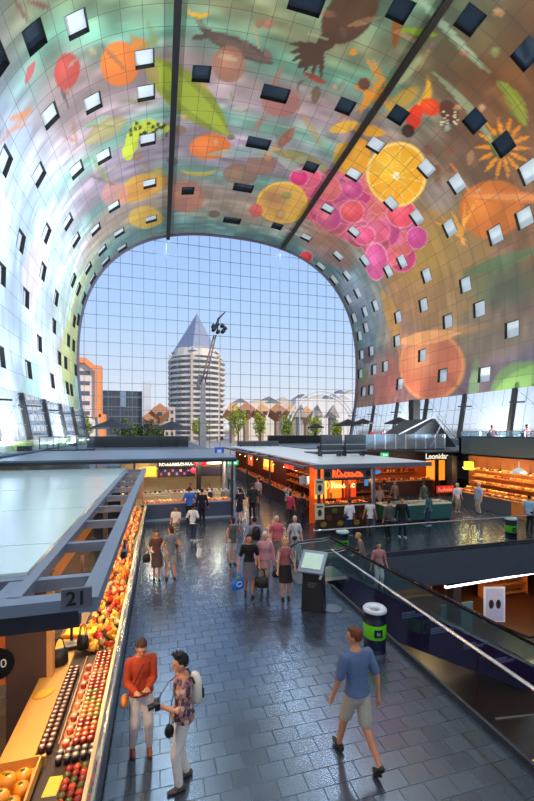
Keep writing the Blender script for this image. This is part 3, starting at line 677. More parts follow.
# ------------------------------------------------------------------ litter bins
NAVY = M((.06, .09, .20), .35, scale=3); LIME = M((.42, .82, .10), .4, var=.05)
def bin_(loc, rz, label):
    t = thing('litter_bin', label, 'litter bin', loc, rz)
    mb = MB(); mb.lathe([(0, 0), (.235, 0), (.235, .03), (.225, .04), (.225, .3), (.24, .315), (.225, .33), (.225, .62), (.24, .635), (.225, .65), (.225, .88)], n=28); mb.build('drum', NAVY, t, smooth=True)
    mb = MB(); mb.lathe([(.229, .33), (.232, .335), (.232, .615), (.229, .62)], n=28); mb.build('band', LIME, t, smooth=True)
    mb = MB(); mb.lathe([(.245, .86), (.245, .90), (.22, .93), (.12, .90), (.10, .86), (.10, .80)], n=28); mb.build('rim', M((.85, .87, .9), .3, .2), t, smooth=True)
    mb = MB(); mb.lathe([(0, .80), (.10, .80)], n=20); mb.build('opening', M((.35, .22, .18), .7), t)
    mb = MB(); mb.lathe([(.238, .0), (.242, .0), (.242, .035), (.238, .035)], n=28); mb.build('base_ring', STEEL, t)
    mb = MB(); n = 7
    for k in range(n):
        a0 = -2.25 + .75 * k / n; a1 = -2.25 + .75 * (k + 1) / n; r = .236
        mb.add([(r*math.cos(a0), r*math.sin(a0), .39), (r*math.cos(a1), r*math.sin(a1), .39), (r*math.cos(a1), r*math.sin(a1), .55), (r*math.cos(a0), r*math.sin(a0), .55)], [(0, 1, 2, 3)])
    lp = mb.build('logo_patch', M((.05, .12, .14), .4), t)
    mb = MB(); a = -1.9; r = .242
    for (da, z0, z1) in ((-.12, .44, .51), (-.02, .44, .48), (.08, .43, .50)):
        a0 = a + da; a1 = a0 + .08; mb.add([(r*math.cos(a0), r*math.sin(a0), z0), (r*math.cos(a1), r*math.sin(a1), z0), (r*math.cos(a1), r*math.sin(a1), z1), (r*math.cos(a0), r*math.sin(a0), z1)], [(0, 1, 2, 3)])
    mb.build('logo', M((.7, .72, .8), .4), lp)
bin_((4.35, 7.3, 0), .1, 'navy drum litter bin with lime band, the near one at the glass rail')
bin_((6.55, 13.25, 0), .3, 'navy drum litter bin with lime band behind the escalator top')
bin_((14.5, 13.35, 0), .1, 'navy drum litter bin with lime band, alone at the far right')
# ------------------------------------------------------------------ near stall number 21
SX0, SX1, SY0, SY1, SZ = -9.4, -.70, 4.65, 20.6, 2.78
stall = thing('market_stall', 'near left market stall with frosted white roof panels and the number 21', 'market stall', (SX1, SY0, 0))
def SP(name, m, *b, parent=stall, lab=None, **k):
    mb = MB()
    for q in b: mb.box(q[0] - SX1, q[1] - SX1, q[2] - SY0, q[3] - SY0, q[4], q[5])
    o = mb.build(name, m, parent, **k)
    if lab: o['label'] = lab
    return o
BEAM = M((.50, .55, .62), .38, .35, scale=1.2, var=.1)
SP('edge_beam', BEAM, (-.86, -.66, SY0, SY1, SZ - .16, SZ)); SP('inner_beam', BEAM, (-1.62, -1.48, SY0 + .2, SY1, SZ - .16, SZ))
SP('front_beam', BEAM, (SX0, -.86, SY0, SY0 + .22, SZ - .13, SZ)); SP('front_fascia', M((.13, .14, .18), .45), (SX0, -.86, SY0 + .04, SY0 + .18, SZ - .33, SZ - .13))
SP('rear_beam', BEAM, (SX0, -1.62, SY0 + .78, SY0 + .92, SZ - .16, SZ))
for k in range(10): y = SY0 + .85 + k * 1.65; SP('cross_beam', BEAM, (-1.48, -.86, y - .06, y + .06, SZ - .18, SZ - .03))
for k in range(8): x = -1.7 - k * 1.0; SP('cross_beam', BEAM, (x - .07, x + .07, SY0 + .22, SY0 + .78, SZ - .14, SZ - .01))
FROST = M((.84, .95, .95), .16, scale=.35, var=.06, spec=1.0)
yb_ = [5.62, 7.0, 10.1, 13.6, 17.1, 20.6]
for a, b in zip(yb_, yb_[1:]): SP('roof_panel', FROST, (SX0, -1.64, a, b - .035, SZ - .02, SZ + .03))
for y in (12.5, 20.3): SP('post', GREYD, (-1.64, -1.52, y, y + .12, 0, SZ - .16))
pl = SP('number_plate', M((.36, .38, .42), .5), (-1.02, -.72, SY0 - .05, SY0 - .01, SZ - .08, SZ + .13))
text('21', .21, M((.05, .05, .06), .6), (-.17, -.056, SZ + .022), FACE, pl, bold=.004)
WOODP = M((.34, .24, .20), .55, scale=3); WOODL = M((.80, .58, .34), .5, scale=3, var=.2); PINE = M((.86, .62, .30), .45, scale=2.5, var=.15)
SP('partition', WOODP, (-2.15, -1.62, 6.45, 6.55, 0, 2.5)); SP('partition_edge', WOODL, (-1.62, -1.54, 6.43, 6.57, 0, 2.5))
SP('back_wall', M((.78, .50, .24), .6, scale=1.2, var=.35), (-3.2, -3.1, 6.6, 20.3, 0, 2.5))
pic = SP('picture_panel', M((.80, .40, .18), .5, scale=4, var=.6), (-3.1, -2.16, 6.44, 6.5, .95, 2.3))
mb = MB(); mb.lathe([(0, 0), (.225, 0), (.225, .02), (0, .02)], n=28); dsc = mb.build('price_disc', M((.02, .02, .03), .5), pic, loc=(-2.26 - SX1, 6.43 - SY0, 1.27)); dsc.rotation_euler = (PI/2, 0, 0)
text(',50', .17, WHITE, (.03, 0, .024), (0, 0, 0), dsc, name='price')
SP('inner_floor', M((.16, .09, .07), .6, scale=2), (-9, -1.75, 2, 7.2, 0.0, .02))  # dark brown sheet, the shade inside the stall put into its colour
for k in range(14): # striped boards at the back of the stall
    y = 7.2 + k * .28; SP('wall_board', M([(.86, .62, .26), (.55, .26, .14), (.90, .70, .40)][k % 3], .5), (-3.08, -3.0, y, y + .2, 1.0, 2.45))
mn = SP('menu_board', M((.14, .10, .10), .5, scale=5, var=.6), (-1.46, -1.40, 8.1, 8.13, 1.75, 2.25))
cam_ = thing('security_camera', 'boxy grey camera hanging from the edge beam of stall 21', 'camera', (-.62, 7.5, 2.62))
mb = MB(); mb.box(-.05, .05, -.22, .08, -.25, -.12); o_ = mb.build('body', M((.35, .40, .44), .4), cam_, bevel=.01); mb = MB(); mb.box(-.015, .015, -.02, .02, -.13, .0); mb.build('bracket', DARK, cam_); mb = MB(); mb.lathe([(0, 0), (.03, 0), (.03, .02), (0, .02)]); mb.box(-.04, .04, -.225, -.22, -.24, -.13); mb.build('lens', BLACK, cam_)
# counter
cnt = thing('stall_counter', 'long stall counter with wooden edge and glass guard beside the aisle', 'counter', (-1.15, 2.6, 0))
def CP(name, m, x0, x1, y0, y1, z0, z1, **k):
    mb = MB(); mb.box(x0 + 1.15, x1 + 1.15, y0 - 2.6, y1 - 2.6, z0, z1); return mb.build(name, m, cnt, **k)
CP('front_panel', M((.30, .31, .35), .4, .3), -.80, -.70, 2.6, 20.2, .10, .88); CP('plinth', DARK, -.82, -.74, 2.6, 20.2, 0, .10)
CP('front_rail', M((.80, .78, .74), .22, .85), -.70, -.64, 2.6, 20.2, .84, .93)
CP('display_bed', M((.22, .15, .11), .5), -1.36, -.70, 2.6, 20.2, .84, .90)
CP('wooden_worktop', PINE, -1.72, -1.36, 2.6, 7.6, .90, .96); CP('rear_panel', WOODP, -1.72, -1.66, 2.6, 20.2, 0, .90)
CP('worktop', M((.35, .24, .18), .4), -1.72, -1.36, 7.6, 20.2, .90, .95)
CP('glass_guard', glass_mat((.9, .92, .9), .12, .03, .05, 'guard_glass'), -.685, -.675, 2.6, 20.2, .93, 1.18)
CP('guard_rail', M((.78, .66, .48), .3, .5), -.70, -.66, 2.6, 20.2, 1.18, 1.20)
CP('divider', M((.75, .52, .34), .35, .3), -1.135, -1.12, 4.98, 6.8, .90, 1.0); CP('divider', M((.75, .52, .34), .35, .3), -1.005, -.99, 4.98, 7.0, .90, .96)
CP('divider', PINE, -1.75, -1.22, 4.80, 4.84, .90, 1.02)
# tubs and cups
def tub(name, side, lid, label, r=.036, h=.075, cat='cup', group=None):
    t = thing(name, label, cat, (0, 0, 0), 0, group)
    mb = MB(); mb.lathe([(0, 0), (r * .8, 0), (r, h), (0, h)], n=12); mb.build('tub', side, t, smooth=True)
    mb = MB(); mb.lathe([(r * 1.04, h), (r * 1.04, h + .008), (r * .55, h + .012), (0, h + .012)], n=12); mb.build('lid', lid, t, smooth=True)
    mb = MB(); mb.lathe([(r * .5, h + .013), (0, h + .0135)], n=10); mb.build('sticker', M((.90, .80, .66), .5), t)
    return t
first = {}
def place(key, mk, loc, label=None, rz=0, group=None, scale=None):
    if key not in first:
        o = mk(); first[key] = o; o.location = loc; o.rotation_euler = (0, 0, rz)
        if scale: o.scale = scale
        if label: o['label'] = label
        if group: o['group'] = group
        return o
    return dup(first[key], loc, rz, label, group, scale)
FC = [(.88,.36,.14), (.70,.16,.10), (.92,.56,.20), (.60,.64,.20), (.80,.24,.16), (.90,.62,.34)]
FN = ['orange', 'red', 'apricot', 'green', 'crimson', 'peach']
for r_ in range(24):
    k = (r_ // 3 + (1 if r_ % 5 == 0 else 0)) % 6
    for c_ in range(4):
        kk = (k + (c_ // 2) * (r_ % 2)) % 6
        place(('fc', kk), lambda: tub('fruit_cup', M(tuple(v * .6 for v in FC[kk]), .3), M(tuple(v * .92 for v in FC[kk]), .25, spec=.7), '', .037),
              (-.955 + c_ * .078 + .004 * (r_ % 2), 5.02 + r_ * .082, .90), 'small lidded cup of %s fruit in the rows beside the glass guard' % FN[kk], random.random(), 'fruit cups with %s fruit' % FN[kk])
for r_ in range(20):
    for c_ in range(2):
        place('dark', lambda: tub('dark_cup', M((.20, .08, .08), .3), M((.42, .24, .20), .3, spec=.7), '', .036, .09), (-1.31 + c_ * .08, 5.0 + r_ * .082, .90),
              'small dark cup with speckled lid in the narrow rows by the wooden worktop', random.random(), 'dark cups in the two narrow rows')
HL = ['nearest', 'second', 'third', 'fourth', 'fifth', 'sixth', 'seventh', 'farthest']
for r_ in range(8):
    kk = [4, 0, 1, 5, 2, 1, 0, 4][r_]
    t = tub('sample_cup', M(FC[kk], .3), M((.85, .55, .40), .3), '%s single cup standing in a pale holder along the divider strip, %s from the crate' % (FN[kk].capitalize(), HL[r_]), .042, .08)
    t.location = (-1.063, 5.02 + r_ * .22, .90); mb = MB(); mb.box(-.055, .055, -.07, .07, 0, .012); mb.box(-.055, -.048, -.07, .07, .012, .05); mb.build('holder', M((.86, .66, .46), .4), t)
for r_ in range(2):
    for c_ in range(5):
        place('pale', lambda: tub('dessert_cup', M((.14, .10, .12), .3), M((.42, .36, .34), .3), '', .038), (-1.09 + c_ * .085, 4.80 + r_ * .09, .90), 'small dark cup with pale grey lid in the short cross rows', 0, 'dessert cups in the short cross rows')
def berry(name, m, r, stem=True, sq=.9):
    t = thing(name, '', 'fruit'); mb = MB(); mb.ell((0, 0, r * sq), (r, r, r * sq), nu=14, nv=10); mb.build('flesh', m, t, smooth=True)
    if stem: mb = MB(); mb.lathe([(0, r*sq*2 - .002), (r * .3, r*sq*2 - .004), (0, r*sq*2 + .012)], n=7); mb.build('stem', M((.30, .36, .12), .6), t)
    return t
for r_ in range(7):
    for c_ in range(4):
        kk = (r_ + c_) % 3; m_ = [M((.62, .10, .08), .25, spec=.8), M((.80, .26, .10), .25, spec=.8), M((.34, .34, .10), .25, spec=.8)][kk]
        place(('ap', kk), lambda: berry('apple', m_, .042), (-.955 + c_ * .082, 4.16 + r_ * .083, .90), '%s apple in the tight pile at the near end of the counter' % ['Dark red', 'Orange red', 'Dull green'][kk], 0, ['dark red', 'orange red', 'dull green'][kk] + ' apples')
for r_ in range(2):
    for c_ in range(2):
        place('rad', lambda: berry('plum', M((.55, .05, .12), .25, spec=.8), .038), (-1.16 + c_ * .08, 4.18 + r_ * .08, .90), 'small crimson plum beside the yellow paper sheet', 0, 'crimson plums')
mb = MB(); mb.box(-.07, .07, -.12, .12, 0, .003); o = mb.build('paper_sheet', M((.90, .74, .22), .5), loc=(-1.08, 4.52, .90)); o.rotation_euler = (0, 0, -.1); tag(o, 'yellow paper sheet lying on the dark counter bed', 'paper')
cr = thing('fruit_crate', 'slatted wooden crate holding the large yellow round fruit', 'crate', (-1.52, 4.28, .96))
for q in ((-.28, .28, -.48, -.46), (-.28, .28, .46, .48), (-.28, -.26, -.48, .48), (.26, .28, -.48, .48)): mb = MB(); mb.box(*q, 0, .12); mb.build('slat', PINE, cr)
mb = MB(); mb.box(-.28, .28, -.48, .48, 0, .01); mb.build('base', PINE, cr)
for r_ in range(5):
    for c_ in range(3):
        place('mel', lambda: berry('melon', M((.93, .58, .10), .35, scale=8, spec=.6), .082, True, .8), (-1.70 + c_ * .165 + .03 * (r_ % 2), 3.90 + r_ * .165, .975), 'large yellow round fruit in the crate at the picture corner', random.random() * 6, 'yellow round fruit in the crate')
for r_ in range(3):
    for c_ in range(2): place('mel', None, (-1.62 + c_ * .17, 4.0 + r_ * .19, 1.10), None)
mb = MB(); mb.loft([(0, 0, 0, .14, .10), (.01, 0, .02, .13, .09), (.02, .01, .03, .05, .04), (.02, .01, .035, .001, .001)], 20)
o = mb.build('folded_cloth', M((.95, .66, .16), .7, bump=.4), smooth=True, loc=(-1.56, 6.05, .96)); o.rotation_euler = (0, 0, .5); tag(o, 'crumpled yellow cloth lying on the wooden worktop', 'cloth')
o2 = thing('serving_tray', 'flat yellow tray on the worktop behind the black bags', 'tray', (-1.38, 7.7, .98), -.15)
mb = MB(); mb.box(-.26, .26, -.17, .17, 0, .02); mb.build('tray', M((.94, .70, .20), .5), o2)
mb = MB(); mb.box(-.27, .27, -.18, -.165, 0, .05); mb.box(-.27, .27, .165, .18, 0, .05); mb.build('rim', M((.92, .62, .16), .5), o2)
def handbag(label, loc, rz, c, sx=.16, sy=.07, sz=.2, hang=True, name='bag', cat='bag', hl=.18):
    t = thing(name, label, cat, loc, rz); mb = MB()
    mb.loft([(0, 0, 0, sx * .9, sy), (0, 0, sz * .1, sx, sy * 1.15), (0, 0, sz * .6, sx * .96, sy), (0, 0, sz, sx * .85, sy * .35)], 16); mb.build('bag_body', M(c, .5, var=.2), t, smooth=True)
    if hang:
        for s_ in (-.3, .3):
            mb = MB(); mb.tube([(-sx * .6, s_ * sy, sz * .95), (-sx * .35, s_ * sy, sz + hl * .8), (0, s_ * sy * .6, sz + hl), (sx * .35, s_ * sy, sz + hl * .8), (sx * .6, s_ * sy, sz * .95)], .008, 6); mb.build('handle', M(tuple(v * .8 for v in c), .5), t)
    return t
handbag('black bag slumped on the worktop beside the scale, left one', (-1.52, 6.75, .96), .3, (.05, .04, .05), .13, .09, .24)
handbag('black bag on the worktop close to the packed fruit', (-1.25, 7.15, .96), -.3, (.07, .05, .06), .10, .08, .22)
t = thing('kitchen_scale', 'dark kitchen scale with tilted steel display on the worktop', 'scale', (-1.45, 7.22, .96), .1)
mb = MB(); mb.box(-.10, .10, -.1, .1, 0, .06); mb.build('base', BLACK, t); mb = MB(); mb.box(-.11, .11, -.11, .11, .07, .08); mb.build('pan', STEEL, t); mb = MB(); mb.beam((0, .1, .05), (0, .12, .3), .04); mb.build('pole', DARK, t); mb = MB(); mb.beam((-.07, .10, .34), (.07, .10, .34), .03, .1); mb.build('display', STEEL, t)
# packed cut fruit further along
PC = [(.94,.50,.10), (.96,.66,.16), (.90,.36,.10), (.95,.76,.30), (.84,.22,.14), (.92,.82,.60)]; PN = ['orange', 'yellow', 'deep orange', 'light yellow', 'red', 'cream']
def pack(m):
    t = thing('fruit_pack', '', 'packed fruit'); mb = MB()
    mb.loft([(0, 0, 0, .05, .035), (0, 0, .05, .06, .045), (.01, 0, .11, .035, .02), (.015, 0, .13, .045, .008)], 10); mb.build('pack_body', m, t, smooth=True)
    mb = MB(); mb.box(-.02, .02, -.05, -.044, .03, .07); mb.build('sticker', M((.93, .86, .74), .5), t); return t
for i in range(170):
    y = 7.0 + 4.6 * (i / 170) + random.uniform(-.05, .05); x = random.uniform(-1.28, -.76); kk = random.randrange(6)
    o = place(('pk', kk), lambda: pack(M(PC[kk], .35, spec=.6)), (x, y, .93 + (.06 if i % 3 == 0 else 0)), '%s fruit pack heaped on the counter beyond the cup rows' % PN[kk].capitalize(), random.random() * 6, '%s fruit packs' % PN[kk])
    o.rotation_euler = (random.uniform(-.7, .7), random.uniform(-.7, .7), random.random() * 6)
for i in range(72):
    y = 11.7 + 8.2 * (i / 72); kk = [4, 5, 0, 4, 3, 5][i % 6]
    for x in (-1.18, -.92): place(('pk', kk), None, (x + random.uniform(-.08, .08), y, .90), '%s pack in the far half of the long counter' % PN[kk].capitalize(), random.random() * 6, 'far %s packs' % PN[kk])
for k in range(5):
    y = 4.9 + k * 3.0; t = thing('pendant_lamp', 'small warm lamp under the edge of the stall 21 roof, ' + ['nearest', 'second', 'middle', 'fourth', 'farthest'][k], 'lamp', (-1.2, y, 2.56))
    mb = MB(); mb.lathe([(.0, .06), (.03, .05), (.06, -.02), (.055, -.02), (.02, .04)]); mb.build('shade', DARK, t); mb = MB(); mb.ell((0, 0, -.01), (.035, .035, .03)); mb.build('bulb', M((1, .8, .5), emit=12), t)
    lamp('AREA', (0, 0, -.04), 52, (1, .70, .38), .25, name='warm_light', parent=t)
for k in range(3): lamp('POINT', (-2.3, 8.5 + 4 * k, 2.3), 45, WARM, .1, name='stall_light')
# ------------------------------------------------------------------ shared bits for the far stalls
def parts(t, origin, lst):
    out = []
    for nm, m, *bs in lst:
        mb = MB()
        for q in bs: mb.box(q[0]-origin[0], q[1]-origin[0], q[2]-origin[1], q[3]-origin[1], q[4], q[5])
        out.append(mb.build(nm, m, t))
    return out
def lump(name, m, cat, r=(.08, .06, .04)):
    mb = MB(); mb.ell((0, 0, r[2]), r, nu=8, nv=6); o = mb.build(name, m, smooth=True); return tag(o, '', cat)
CG = glass_mat((.92, .95, .95), .08, .03, .03, 'case_glass')
def goods(x0, x1, y, z, n, key, colors, what, where, rows=2, dy=.16, name='bread_roll', cat='food', r=(.09, .07, .05)):
    for rr in range(rows):
        for i in range(n):
            k = random.randrange(len(colors)); c = colors[k]
            place((key, name, k), lambda: lump(name, M(c[0], .45), cat, r), (x0 + (x1 - x0) * (i + .5) / n + random.uniform(-.02, .02), y + rr * dy, z), '%s %s %s' % (c[1], what, where), random.random() * 3, '%s %s %s' % (c[1], what, where), (random.uniform(.8, 1.15),) * 3)
def pend(x, y, z, label, hang=.5, r=.12, e=10, shade=(.1, .1, .1), p=12, group=None, col_=WARM, ec=(1, .75, .4)):
    def mk():
        t = thing('pendant_lamp', label, 'lamp'); mb = MB(); mb.lathe([(.01, hang), (.01, .12), (r * .4, .1), (r, -.02), (r * .9, -.02), (r * .3, .08)], n=14); mb.build('shade', M(shade, .4), t)
        mb = MB(); mb.ell((0, 0, 0), (r * .6, r * .6, r * .5), nu=8, nv=6); mb.build('bulb', M(ec, emit=e), t); return t
    o = place(('pend', r, e, shade, hang), mk, (x, y, z), label, 0, group)
    if p: lamp('POINT', (x, y, z - .12), p, col_, .08, name='lamp_light')
    return o
# ------------------------------------------------------------------ burger and deli stall facing the camera
o = (1.4, 20.8); B = thing('market_stall', 'grey roofed stall with cream back wall and red sign at the aisle end', 'market stall', (o[0], o[1], 0))
ROOFG = M((.46, .53, .60), .35, .2, scale=.5, var=.08)
P_ = parts(B, o, [('roof', ROOFG, (-9.6, 3.95, 20.7, 30.5, 3.13, 3.25)), ('fascia', M((.10, .11, .13), .5), (-9.6, 3.95, 20.62, 20.7, 3.02, 3.22)),
 ('gutter', M((.3, .36, .42), .4, .3), (-9.6, 3.95, 20.56, 20.62, 3.16, 3.24)),
 ('back_wall', M((.92, .82, .62), .6), (-2.2, 3.7, 24.0, 24.1, 0, 3.1)), ('side_wall', M((.55, .55, .56), .6), (3.62, 3.72, 22.2, 24, 0, 3.1)), ('post', GREYD, (3.7, 3.82, 20.8, 20.92, 0, 3.1)), ('post', GREYD, (-1.3, -1.2, 20.8, 20.9, 0, 3.1)),
 ('menu_panel', M((.16, .12, .18), .5, scale=3, var=.9), (-.1, 2.0, 23.2, 23.26, 2.0, 2.55)), ('menu_panel', M((.16, .12, .20), .5, scale=3, var=.9), (2.2, 3.55, 23.2, 23.26, 2.0, 2.55)),
 ('chalk_board', M((.05, .05, .05), .7), (-.2, 2.0, 22.9, 22.95, 2.58, 3.05)), ('yellow_sign', M((.95, .72, .22), .5, emit=.7), (-1.1, -.2, 23.2, 23.26, 2.05, 2.6)),
 ('light_sign', M((.92, .84, .74), .5, emit=1.6), (2.65, 3.5, 22.9, 22.98, 2.72, 2.92)), ('pillar', M((.10, .09, .10), .6), (2.05, 2.3, 22.8, 23.0, 0, 3.1))])
for x in (2.02, 2.42): mb = MB(); mb.ell((x - o[0], 22.86 - o[1], 2.84), (.13, .05, .2) if x < 2.1 else (.2, .05, .2)); mb.build('red_sign', M((.86, .07, .09), .4, emit=.6), B)
mb = MB(); mb.ell((1.86 - o[0], 22.8 - o[1], 2.38), (.17, .04, .17)); mb.build('round_sign', M((.80, .12, .24), .5, emit=.3), B)
strokes(M((.9, .9, .86), .5, emit=.4), (.9 - o[0], 22.89 - o[1], 2.80), 1.9, .26, 13, B, .014, 'script_lettering', 5)
for k in range(9):
    mb = MB(); x = -.0 + k * .22 + (.3 if k > 7 else 0); mb.box(x - o[0], x + .12 - o[0], 23.18 - o[1], 23.2 - o[1], 2.1 + .2 * (k % 2), 2.25 + .2 * (k % 2)); mb.build('menu_picture', M([(.62, .30, .5), (.5, .4, .66), (.75, .6, .4)][k % 3], .5, emit=.2), B)
cB = thing('display_counter', 'blue grey display counter with glass top and warm lit food under the cream wall', 'counter', (1.4, 20.8, 0))
PB = parts(cB, o, [('base', M((.30, .34, .44), .4, scale=2), (-.95, 3.75, 20.85, 21.7, .12, .86)), ('plinth', M((.62, .66, .72), .4), (-1.0, 3.8, 20.8, 21.7, 0, .12)), ('ledge', M((.66, .70, .76), .3), (-1.0, 3.8, 20.8, 21.75, .86, .92)),
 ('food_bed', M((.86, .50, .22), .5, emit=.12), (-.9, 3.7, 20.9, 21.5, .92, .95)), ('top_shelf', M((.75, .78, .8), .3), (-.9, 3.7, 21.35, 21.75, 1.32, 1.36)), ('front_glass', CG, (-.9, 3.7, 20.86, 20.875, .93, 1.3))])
for x in (-.9, .6, 2.1, 3.66): parts(cB, o, [('support', STEEL, (x, x + .04, 21.35, 21.7, .92, 1.32))])
WRM = [((.93, .55, .22), 'Orange'), ((.80, .30, .14), 'Dark red'), ((.94, .74, .40), 'Golden'), ((.90, .86, .74), 'Cream')]
goods(-.85, 3.6, 20.98, .95, 24, 'b1', WRM, 'food portion', 'in the lit case under the cream wall', 3, .15)
goods(-.85, 3.6, 21.45, 1.36, 18, 'b2', [((.9, .88, .84), 'White'), ((.62, .24, .14), 'Russet'), ((.35, .36, .38), 'Grey')], 'packet', 'on top of the blue grey counter', 1, name='packet', r=(.09, .06, .07))
for k in range(5): lamp('AREA', (-.5 + k * .95, 21.3, 1.31), 7, WARM, .5, sy=.15, name='case_light')
for k in range(4): lamp('POINT', (-.4 + k * 1.2, 22.4, 2.85), 55, WARMW, .1, name='stall_light')
# rack of small hanging items at left inside the deli stall
parts(B, o, [('side_rack', M((.86, .66, .46), .5, scale=5, var=.4), (-1.9, -.9, 22.6, 22.8, .9, 1.9))])
# ------------------------------------------------------------------ the glowing stall block on the right of the aisle
o = (6.9, 16.5); C_ = thing('market_stall', 'white roofed stall block glowing orange on the right side of the aisle', 'market stall', (o[0], o[1], 0))
WRF = M((.93, .96, .96), .25, scale=.4, var=.06, spec=.8)
parts(C_, o, [('roof', WRF, (7.0, 12.9, 16.5, 31, 3.05, 3.13)), ('roof', WRF, (7.0, 12.0, 31, 40, 3.05, 3.13)), ('front_fascia', GREYM, (6.7, 12.9, 16.35, 16.5, 2.92, 3.12)), ('back_core', M((.42, .16, .07), .6, scale=1.5, var=.4), (9.0, 9.15, 17.6, 39, 0, 3.0)),
 ('side_sill', M((.30, .14, .09), .5), (7.4, 7.9, 19.5, 39, 0, .95)), ('side_worktop', M((.66, .40, .22), .4), (7.3, 8.0, 19.4, 39, .95, 1.0)),
 ('rear_wall', M((.45, .20, .10), .6, scale=2, var=.4), (7.4, 10, 39, 39.1, 0, 3.0)), ('corner_post', GREYD, (6.95, 7.07, 16.52, 16.64, 0, 3.0)), ('post', M((.40, .48, .56), .4, .3), (9.72, 9.86, 16.5, 16.64, 0, 3.0)), ('post', GREYD, (7.0, 7.12, 25, 25.12, 0, 3.0)), ('post', GREYD, (7.0, 7.12, 32, 32.12, 0, 3.0)),
 ('front_counter', M((.20, .13, .08), .5, scale=3, var=.6), (7.1, 9.7, 16.6, 17.2, 0, 1.15)), ('counter_top', M((.76, .70, .62), .35), (7.05, 9.75, 16.55, 17.3, 1.15, 1.2)),
 ('window_frame', DARK, (7.25, 9.65, 16.62, 16.68, 1.2, 1.26), (7.25, 9.65, 16.62, 16.68, 2.35, 2.42), (7.25, 7.31, 16.62, 16.68, 1.2, 2.4)),
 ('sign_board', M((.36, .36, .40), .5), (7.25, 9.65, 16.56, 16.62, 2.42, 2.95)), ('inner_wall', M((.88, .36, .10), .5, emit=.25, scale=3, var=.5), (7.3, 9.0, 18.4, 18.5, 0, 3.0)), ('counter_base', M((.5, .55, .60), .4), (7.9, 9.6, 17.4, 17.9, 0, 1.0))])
for k in range(8): # slatted canopy frame beside the roof
    y = 17.0 + k * 2.8; parts(C_, o, [('canopy_bar', GREYM, (6.3, 7.0, y, y + .1, 2.96, 3.04))])
parts(C_, o, [('canopy_edge', M((.30, .34, .40), .4, .3), (6.25, 6.37, 16.5, 39.5, 2.94, 3.06))])
# glowing signs, generic lettering strokes as in the photograph
strokes(M((1, .30, .10), .4, emit=2.6), (8.45 - o[0], 16.53 - o[1], 2.68), 1.55, .34, 8, C_, .035, 'glowing_sign', 2)
for x in (7.42, 9.5): mb = MB(); mb.lathe([(0, 0), (.13, 0), (.13, .04), (0, .04)], n=18); q = mb.build('round_speaker', BLACK, C_, loc=(x - o[0], 16.55 - o[1], 2.66)); q.rotation_euler = (PI/2, 0, 0)
strokes(M((1, .8, .5), .4, emit=2.4), (8.9 - o[0], 17.9 - o[1], 1.95), 1.3, .3, 6, C_, .03, 'glowing_sign', 3)
for k, (x, c_, e_) in enumerate([(7.7, (1, .62, .22), 1.6), (8.5, (1, .45, .10), 1.2), (9.3, (.95, .25, .10), 1.0)]):
    mb = MB(); mb.box(x - .32 - o[0], x + .32 - o[0], 17.95 - o[1], 18.0 - o[1], 1.3, 2.2); mb.build('lit_panel', M(c_, .5, emit=e_, scale=6, var=.5), C_)
mb = MB(); mb.lathe([(.19, 0), (.24, 0), (.24, .03), (.19, .03)], n=20); q = mb.build('ring_sign', M((1, .55, .3), .4, emit=2), C_, loc=(7.62 - o[0], 17.3 - o[1], 2.05)); q.rotation_euler = (PI/2, 0, 0)
# painted fruit motifs on the counter front
for k in range(9):
    mb = MB(); x = 7.25 + k * .28; mb.ell((x - o[0], 16.59 - o[1], .35 + .3 * (k % 3)), (.16, .015, .13)); mb.build('painted_fruit', M([(.62, .46, .12), (.45, .20, .10), (.34, .38, .12)][k % 3], .5, scale=8, var=.4), C_)
for k, z in enumerate((1.75, .62)): # notice boards on the corner
    t = thing('notice_board', ['white notice board with dark emblem, upper one on the corner post', 'cream notice board with dark emblem, lower one on the stall corner'][k], 'sign', (7.0, 16.47, z))
    mb = MB(); mb.box(-.22, .22, -.02, .02, 0, .72); mb.build('board', M((.84, .80, .68), .5), t)
    mb = MB(); mb.ell((0, -.025, .30), (.1, .01, .16)); mb.build('emblem', M((.15, .15, .15), .5), t)
    mb = MB(); mb.box(-.15, .15, -.026, -.02, .54, .62); mb.build('heading', M((.25, .28, .25), .5), t)
# side signs and lamps towards the aisle
for k, (y, z, a, b, c_, e_) in enumerate([(27, 2.3, 2.4, .9, (1, .42, .08), 2.2), (22.4, 2.55, 1.6, .25, (.95, .15, .08), 1.6), (33, 2.2, 2.2, .9, (.90, .34, .12), .9)]):
    t = thing('lit_sign', ['large glowing orange sign with yellow strokes on the aisle side', 'red light strip sign above the side serving window', 'dim orange panel at the far end of the glowing stall'][k], 'sign', (7.5, y, z))
    mb = MB(); mb.box(-.04, .04, -a/2, a/2, -b/2, b/2); mb.build('panel', M(c_, .5, emit=e_, scale=2.5, var=.5), t)
    if k == 0:
        for q in range(4): mb = MB(); mb.tube([(-.07, .8 - q * .42, -.2 + .1 * (q % 2)), (-.07, .6 - q * .42, .25), (-.07, .45 - q * .42, -.1)], .06, 6); mb.build('stroke', M((1, .85, .25), .4, emit=3), t)
t = thing('menu_sign', 'pale rectangular hanging sign at the side serving window', 'sign', (7.25, 19.0, 2.1)); mb = MB(); mb.box(-.02, .02, -.35, .35, -.22, .22); mb.box(-.3, .3, -.02, .02, -.2, .2); mb.build('board', M((.72, .80, .86), .4), t); mb = MB(); mb.box(-.01, .01, -.01, .01, .2, .85); mb.build('cord', DARK, t)
for k in range(9): pend(7.45, 18.6 + 2.3 * k, 2.45, 'small warm lamp in the row along the glowing stall side', .5, .10, 14, p=26, group='lamps along the glowing stall')
for k in range(4): pend(7.7 + .5 * k, 17.35, 2.3, 'small warm lamp behind the front serving window', .3, .07, 14, (.3, .1, .05), p=10, group='lamps behind the front window')
lamp('AREA', (8.4, 17.4, 2.9), 30, WARM, 1.5, name='stall_light')
